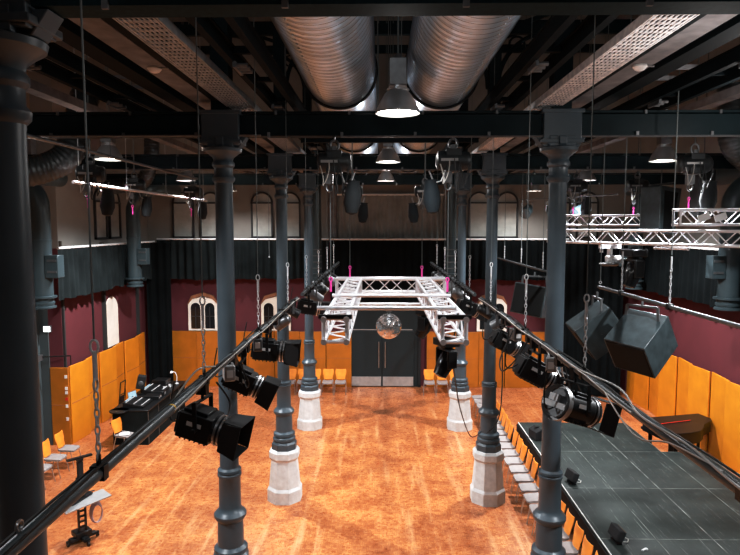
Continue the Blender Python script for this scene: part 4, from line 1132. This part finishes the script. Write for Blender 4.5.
for i, (x_, y_) in enumerate(((-8.0, 13.75), (-7.98, 14.38), (-7.96, 15.0))):
    chair(x_, y_, R(90), 'orange chair facing right beside the front left column, %s of three' % ('nearest', 'middle', 'farthest')[i], 'three chairs on the left')
chair(-6.98, 16.05, R(75), 'single orange chair with a pale sheet on its seat beside the desk')
o = thing('paper_sheet', 'pale crumpled sheet lying on the seat of the single chair by the desk', 'paper', (-6.97, 16.03, .457), R(20))
MB().box((0, 0, .012), (.26, .2, .012), rot=Matrix.Rotation(.05, 3, 'X')).box((.04, .03, .026), (.14, .12, .018)).build('sheet', M['white'], o)

# ------------------------------------------------------------------ equipment desk
dk = thing('equipment_desk', 'long black cloth covered desk with sound gear by the left wall', 'desk', (-6.98, 18.05, 0))
MB().box((0, 0, .48), (1.0, 3.2, .96)).build('skirt', M['drapegreen'], dk, bevel=.01)
MB().box((0, 0, .98), (1.06, 3.26, .04)).lathe([(.26, -.02), (.26, .02)], 20, (-.3, -1.6, .98)).build('top', M['black'], dk, bevel=.01)
for y_ in (-1.59, -.8, .2, 1.0): MB().box((.505, y_, .48), (.012, .02, .92)).build('cloth_seam', M['grey'], dk)
def console(label, x, y, w, d, rz=0):
    t = thing('mixing_console', label, 'mixing console', (x, y, 1.0), rz)
    MB().prism([(-w/2, 0), (w/2, 0), (w/2, .06), (-w/2, .16)], -d/2, d/2).build('chassis', M['black'], t, bevel=.01)
    sl = math.atan2(.1, w)
    for i in range(10):
        for j in range(3):
            u = -w/2+.08+j*(w-.16)/2; yy = -d/2+.05+i*(d-.1)/9; z = .16-(u+w/2)/w*.1
            MB().box((u, yy, z+.01), (.035, .014, .02)).build('fader', M['white'], t)
    MB().box((-w/2+.03, 0, .165), (.05, d*.6, .012)).build('meter_strip', M['amber'], t)
    return t
console('silver and black mixing console at the near end of the desk', -6.95, 16.95, .6, .7)
console('black mixing console in the middle of the desk', -6.95, 18.35, .6, .75)
def laptop(label, x, y, rz):
    t = thing('laptop', label, 'laptop', (x, y, 1.0), rz)
    MB().box((0, 0, .012), (.34, .24, .02)).build('base', M['silver'], t)
    MB().box((0, .125, .13), (.34, .012, .23), rot=Matrix.Rotation(R(-12), 3, 'X')).build('lid', M['silver'], t)
    MB().box((0, .116, .13), (.31, .006, .2), rot=Matrix.Rotation(R(-12), 3, 'X')).build('screen', M['amber'], t)
laptop('open laptop behind the near mixing console on the desk', -7.22, 17.45, R(70))
def rackbox(label, x, y, dx, dy, h, rz=0):
    t = thing('rack_unit', label, 'rack unit', (x, y, 1.0), rz)
    MB().box((0, 0, h/2), (dx, dy, h)).build('case', M['black'], t, bevel=.01)
    f = MB()
    for i in range(int(h/.05)): f.box((dx/2+.003, 0, .03+i*.05), (.006, dy*.85, .03))
    f.build('front_panel', M['grey'], t)
    k_ = MB()
    for i in range(5): k_.cyl((dx/2+.005, -dy*.35+i*dy*.16, h*.5), (dx/2+.02, -dy*.35+i*dy*.16, h*.5), .012, n=8)
    k_.build('knobs', M['silver'], t)
rackbox('low black rack unit beside the laptop on the desk', -6.75, 17.55, .42, .35, .12, .1)
rackbox('black rack unit at the far end of the desk', -7.05, 19.1, .45, .4, .2, -.1)
rackbox('small rack unit between the mixing consoles on the desk', -6.7, 17.95, .32, .28, .14, .2)
o = thing('desk_speaker', 'tall black monitor speaker tilted on the desk near its middle', 'speaker', (-7.28, 18.05, 1.0), R(15))
MB().lathe([(.12, 0), (.12, .03), (.03, .04), (.03, .2)], 16).build('stand', M['black'], o)
MB().box((0, 0, .38), (.24, .24, .4), rot=Matrix.Rotation(R(12), 3, 'Y')).build('cabinet', M['blackmatte'], o, bevel=.02)
MB().lathe([(.08, 0), (.05, .012), (.02, .015)], 16, X=Matrix.Translation((0, -.12, .36)) @ Matrix.Rotation(PI/2, 4, 'X')).build('driver_cone', M['grey'], o)
o = thing('desk_lamp', 'thin white gooseneck lamp at the far end of the desk', 'lamp', (-6.62, 19.3, 1.0))
MB().lathe([(.06, 0), (.06, .02), (.02, .03)], 14).build('foot', M['white'], o)
MB().tube([(0, 0, .02), (0, .02, .25), (-.05, .03, .36), (-.16, .03, .4)], .012, 6).build('neck', M['white'], o)
MB().lathe([(.05, 0), (.02, .06)], 12, (-.18, .03, .35)).build('shade', M['white'], o)
for i, (x_, y_) in enumerate(((-6.7, 18.85), (-6.62, 18.75))):
    o = thing('mug', 'small pale mug near the far end of the desk, %s one' % ('left', 'right')[i], 'mug', (x_-i*.15, y_-i*.2, 1.0))
    MB().lathe([(.035, 0), (.04, .1), (.036, .1), (.032, .01)], 14, caps=False).lathe([(.034, .0), (.034, .008)], 14).build('cup', M['white'], o)
    MB().ring((.05, 0, .05), .025, .006, 'Y', 10, 5).build('handle', M['white'], o)
# cable tangle on the desk
cb = MB()
for q in range(7):
    P = [(random.uniform(-7.4, -6.6), 18.7+.12*j+random.uniform(-.1, .1), 1.018+random.uniform(0, .03)) for j in range(5)]
    P2 = []
    for i in range(4):
        for k_ in range(5): P2.append(Vector(P[i]).lerp(Vector(P[i+1]), k_/5))
    cb.tube(P2, .012, 5)
o = cb.build('cable_tangle', M['cable']); tag(o, 'tangle of black cables at the far end of the desk', 'cable')

# hand truck leaning on the left orange panels
o = thing('hand_truck', 'black hand truck standing against the orange panels behind the desk', 'hand truck', (-8.15, 18.4, 0), R(90))
m = MB()
for sx in (-1, 1): m.tube([(sx*.18, -.02, .05), (sx*.18, -.12, .9), (sx*.18, -.16, 1.3)], .016, 8)
m.cyl((-.18, -.16, 1.3), (.18, -.16, 1.3), .016, n=8).cyl((-.18, -.12, .9), (.18, -.12, .9), .014, n=8).cyl((-.18, -.06, .4), (.18, -.06, .4), .014, n=8)
m.build('frame', M['black'], o)
MB().box((0, .1, .02), (.4, .24, .02)).box((0, -.1, .55), (.28, .02, .6)).build('toe_plate', M['black'], o)
for sx in (-1, 1): MB().lathe([(.1, -.03), (.1, .03)], 18, X=Matrix.Translation((sx*.23, -.06, .11)) @ Matrix.Rotation(PI/2, 4, 'Y')).build('wheel', M['black'], o)

# crank lift stand with tray, lower left ---------------------------------
o = thing('lift_stand', 'black wheeled lift stand with a grey tray under the left lighting bar', 'stand', (-5.78, 11.25, 0), R(48))
MB().box((0, 0, .1), (.5, .12, .06)).box((0, 0, .1), (.12, .46, .06)).box((0, .05, .17), (.3, .26, .1)).build('base', M['black'], o, bevel=.01)
for (x_, y_) in ((-.28, -.0), (.28, 0), (0, .26), (0, -.26)):
    MB().lathe([(.045, -.018), (.045, .018)], 14, X=Matrix.Translation((x_, y_, .046)) @ Matrix.Rotation(PI/2, 4, 'Y')).box((x_, y_, .09), (.05, .05, .04)).build('caster', M['black'], o)
m = MB()
for sx in (-1, 1): m.box((sx*.065, 0, .72), (.03, .05, 1.15))
for q in range(11): m.box((0, 0, .2+q*.105), (.12, .04, .03))
m.build('perforated_mast', M['black'], o)
MB().box((0, 0, 1.42), (.09, .09, .36)).cyl((0, 0, 1.2), (0, 0, 1.66), .03, n=10).build('upper_mast', M['blackmatte'], o)
MB().box((0, 0, 1.68), (.46, .07, .035)).box((0, 0, 1.64), (.1, .1, .05)).build('top_bar', M['black'], o)
MB().box((.02, -.12, .84), (.86, .42, .02), rot=Matrix.Rotation(R(-5), 3, 'Y')).build('tray', M['plate'], o)
MB().tube([(-.1, .15, .86), (.1, .2, .88), (.3, .1, .9)], .01, 6).bar((-.25, -.05, .84), (.2, .1, .9), .18, .03).build('tray_tools', M['black'], o)
m = MB()
for q in range(6): m.ring((.24, -.1, .52), .13+.006*q, .009, 'Y', 22, 5, Matrix.Translation((0, -.04+.015*q, .004*q)), sx=.75, sy=1.35)
m.build('coiled_cable', M['coil'], o)

# ------------------------------------------------------------------ piano
p = thing('grand_piano', 'closed black grand piano beyond the stage at the right picture edge', 'piano', (7.0, 16.05, 0), R(14))
def outline(s=1.):
    # local: length along +X 0..2.0, width along -Y 0..1.35 ; straight bass side at the back (y=0)
    pts = [(0, 0), (1.95, 0), (2.0, -.06), (2.0, -1.30)]
    k = [(1.5, -1.33), (1.1, -1.26), (.8, -1.05), (.6, -.85), (.35, -.72), (.12, -.62), (0, -.45)]
    return [(1.78-x_*.89, y_*.95) for x_, y_ in pts+k]
ol = outline()
Xr = Matrix.Translation((0, 0, 0)) @ Matrix.Rotation(PI/2, 4, 'X')
def slab(z0, z1, grow=0.):
    cx, cy = .89, -.6; vs = []
    for z in (z0, z1):
        for x_, y_ in ol: vs.append((cx+(x_-cx)*(1+grow), cy+(y_-cy)*(1+grow), z))
    n = len(ol); fs = [tuple(range(n)), tuple(range(2*n-1, n-1, -1))]+[(i, (i+1) % n, (i+1) % n+n, i+n) for i in range(n)]
    return vs, fs
m = MB(); m.add(*slab(.66, .94)); m.build('case', M['piano'], p, bevel=.01)
m = MB(); m.add(*slab(.945, .975, .03)); m.build('lid', M['piano'], p, bevel=.008)
MB().box((.12, -.62, .72), (.24, 1.26, .06)).build('key_slip', M['piano'], p)
for (x_, y_) in ((1.58, -.28), (.18, -.15), (.18, -1.1)):
    MB().lathe([(.07, .66), (.055, .6), (.04, .2), (.05, .1), (.03, .08), (.03, .0)], 12, (x_, y_, 0)).build('leg', M['piano'], p)
MB().box((.45, -.65, .35), (.06, .2, .62)).box((.45, -.65, .06), (.1, .28, .06)).build('pedal_lyre', M['piano'], p)
tag(MB().cyl((7.3, 15.55, .99), (8.2, 15.85, .99), .012, n=8).build('thin_rod', M['red']), 'thin reddish stick lying on the closed piano lid', 'stick')

# ------------------------------------------------------------------ added fill lights without fixtures
def area(loc, rot, sx, sy, e, col, name='fill_area'):
    l = bpy.data.lights.new(name, 'AREA'); l.shape = 'RECTANGLE'; l.size = sx; l.size_y = sy; l.energy = e; l.color = col
    o = bpy.data.objects.new(name, l); C.objects.link(o); o.location = loc; o.rotation_euler = rot; return o
area((.1, -1.5, 10.5), (R(62), 0, 0), 5, 2, 100, (.92, .96, 1))  # added fill from behind the camera, no lamp hangs there
def point(x, y, z, e, col=(1, .97, .95), size=.08, name='fill_point'):
    l = bpy.data.lights.new(name, 'POINT'); l.energy = e; l.color = col; l.shadow_soft_size = size
    o = bpy.data.objects.new(name, l); C.objects.link(o); o.location = (x, y, z)
# added unseen point lights that brighten ducts, trays and trusses
point(.13, 4.6, 7.25, 14); point(.13, 9.0, 7.3, 26); point(.13, 14.2, 7.25, 80)
point(4.3, 7.0, 7.25, 60); point(5.8, 8.0, 7.2, 30); point(-5.3, 9.4, 7.2, 14); point(2.75, 5.2, 7.0, 36)
spot(-4.5, 16.5, 8.6, 80, 110, .8, (1, .9, .8), .3, (R(78), 0, R(8)), 'wall_fill')  # added unseen spots that brighten the walls, no fixtures modelled
spot(4.9, 16.5, 8.6, 80, 110, .8, (1, .9, .8), .3, (R(78), 0, R(-8)), 'wall_fill')
spot(-6.5, 15.2, 6.6, 30, 120, .8, (1, .92, .85), .2, (R(80), 0, R(70)), 'wall_fill')
spot(-8.5, 14.8, 4.4, 22, 100, .8, (.8, .92, 1), .1, (R(60), 0, R(60)), 'wall_fill')

w = bpy.data.worlds.new('world'); bpy.context.scene.world = w; w.use_nodes = True
w.node_tree.nodes['Background'].inputs[0].default_value = (.6, .7, .8, 1); w.node_tree.nodes['Background'].inputs[1].default_value = .05

# ------------------------------------------------------------------ camera
cd = bpy.data.cameras.new('camera'); cam = bpy.data.objects.new('camera', cd); C.objects.link(cam)
cd.sensor_width = 36; cd.lens = 607.93/740*36; cd.clip_start = .05; cd.clip_end = 100
cam.location = (0, 0, EYE); cam.rotation_euler = (PI/2-.0851, 0, .0174)
bpy.context.scene.camera = cam
vs = bpy.context.scene.view_settings
vs.view_transform = 'Standard'; vs.look = 'None'; vs.exposure = 0; vs.gamma = 1
vs.use_curve_mapping = True
cv = vs.curve_mapping.curves[3]
cv.points.new(.2, .155); cv.points.new(.65, .70)
vs.curve_mapping.update()
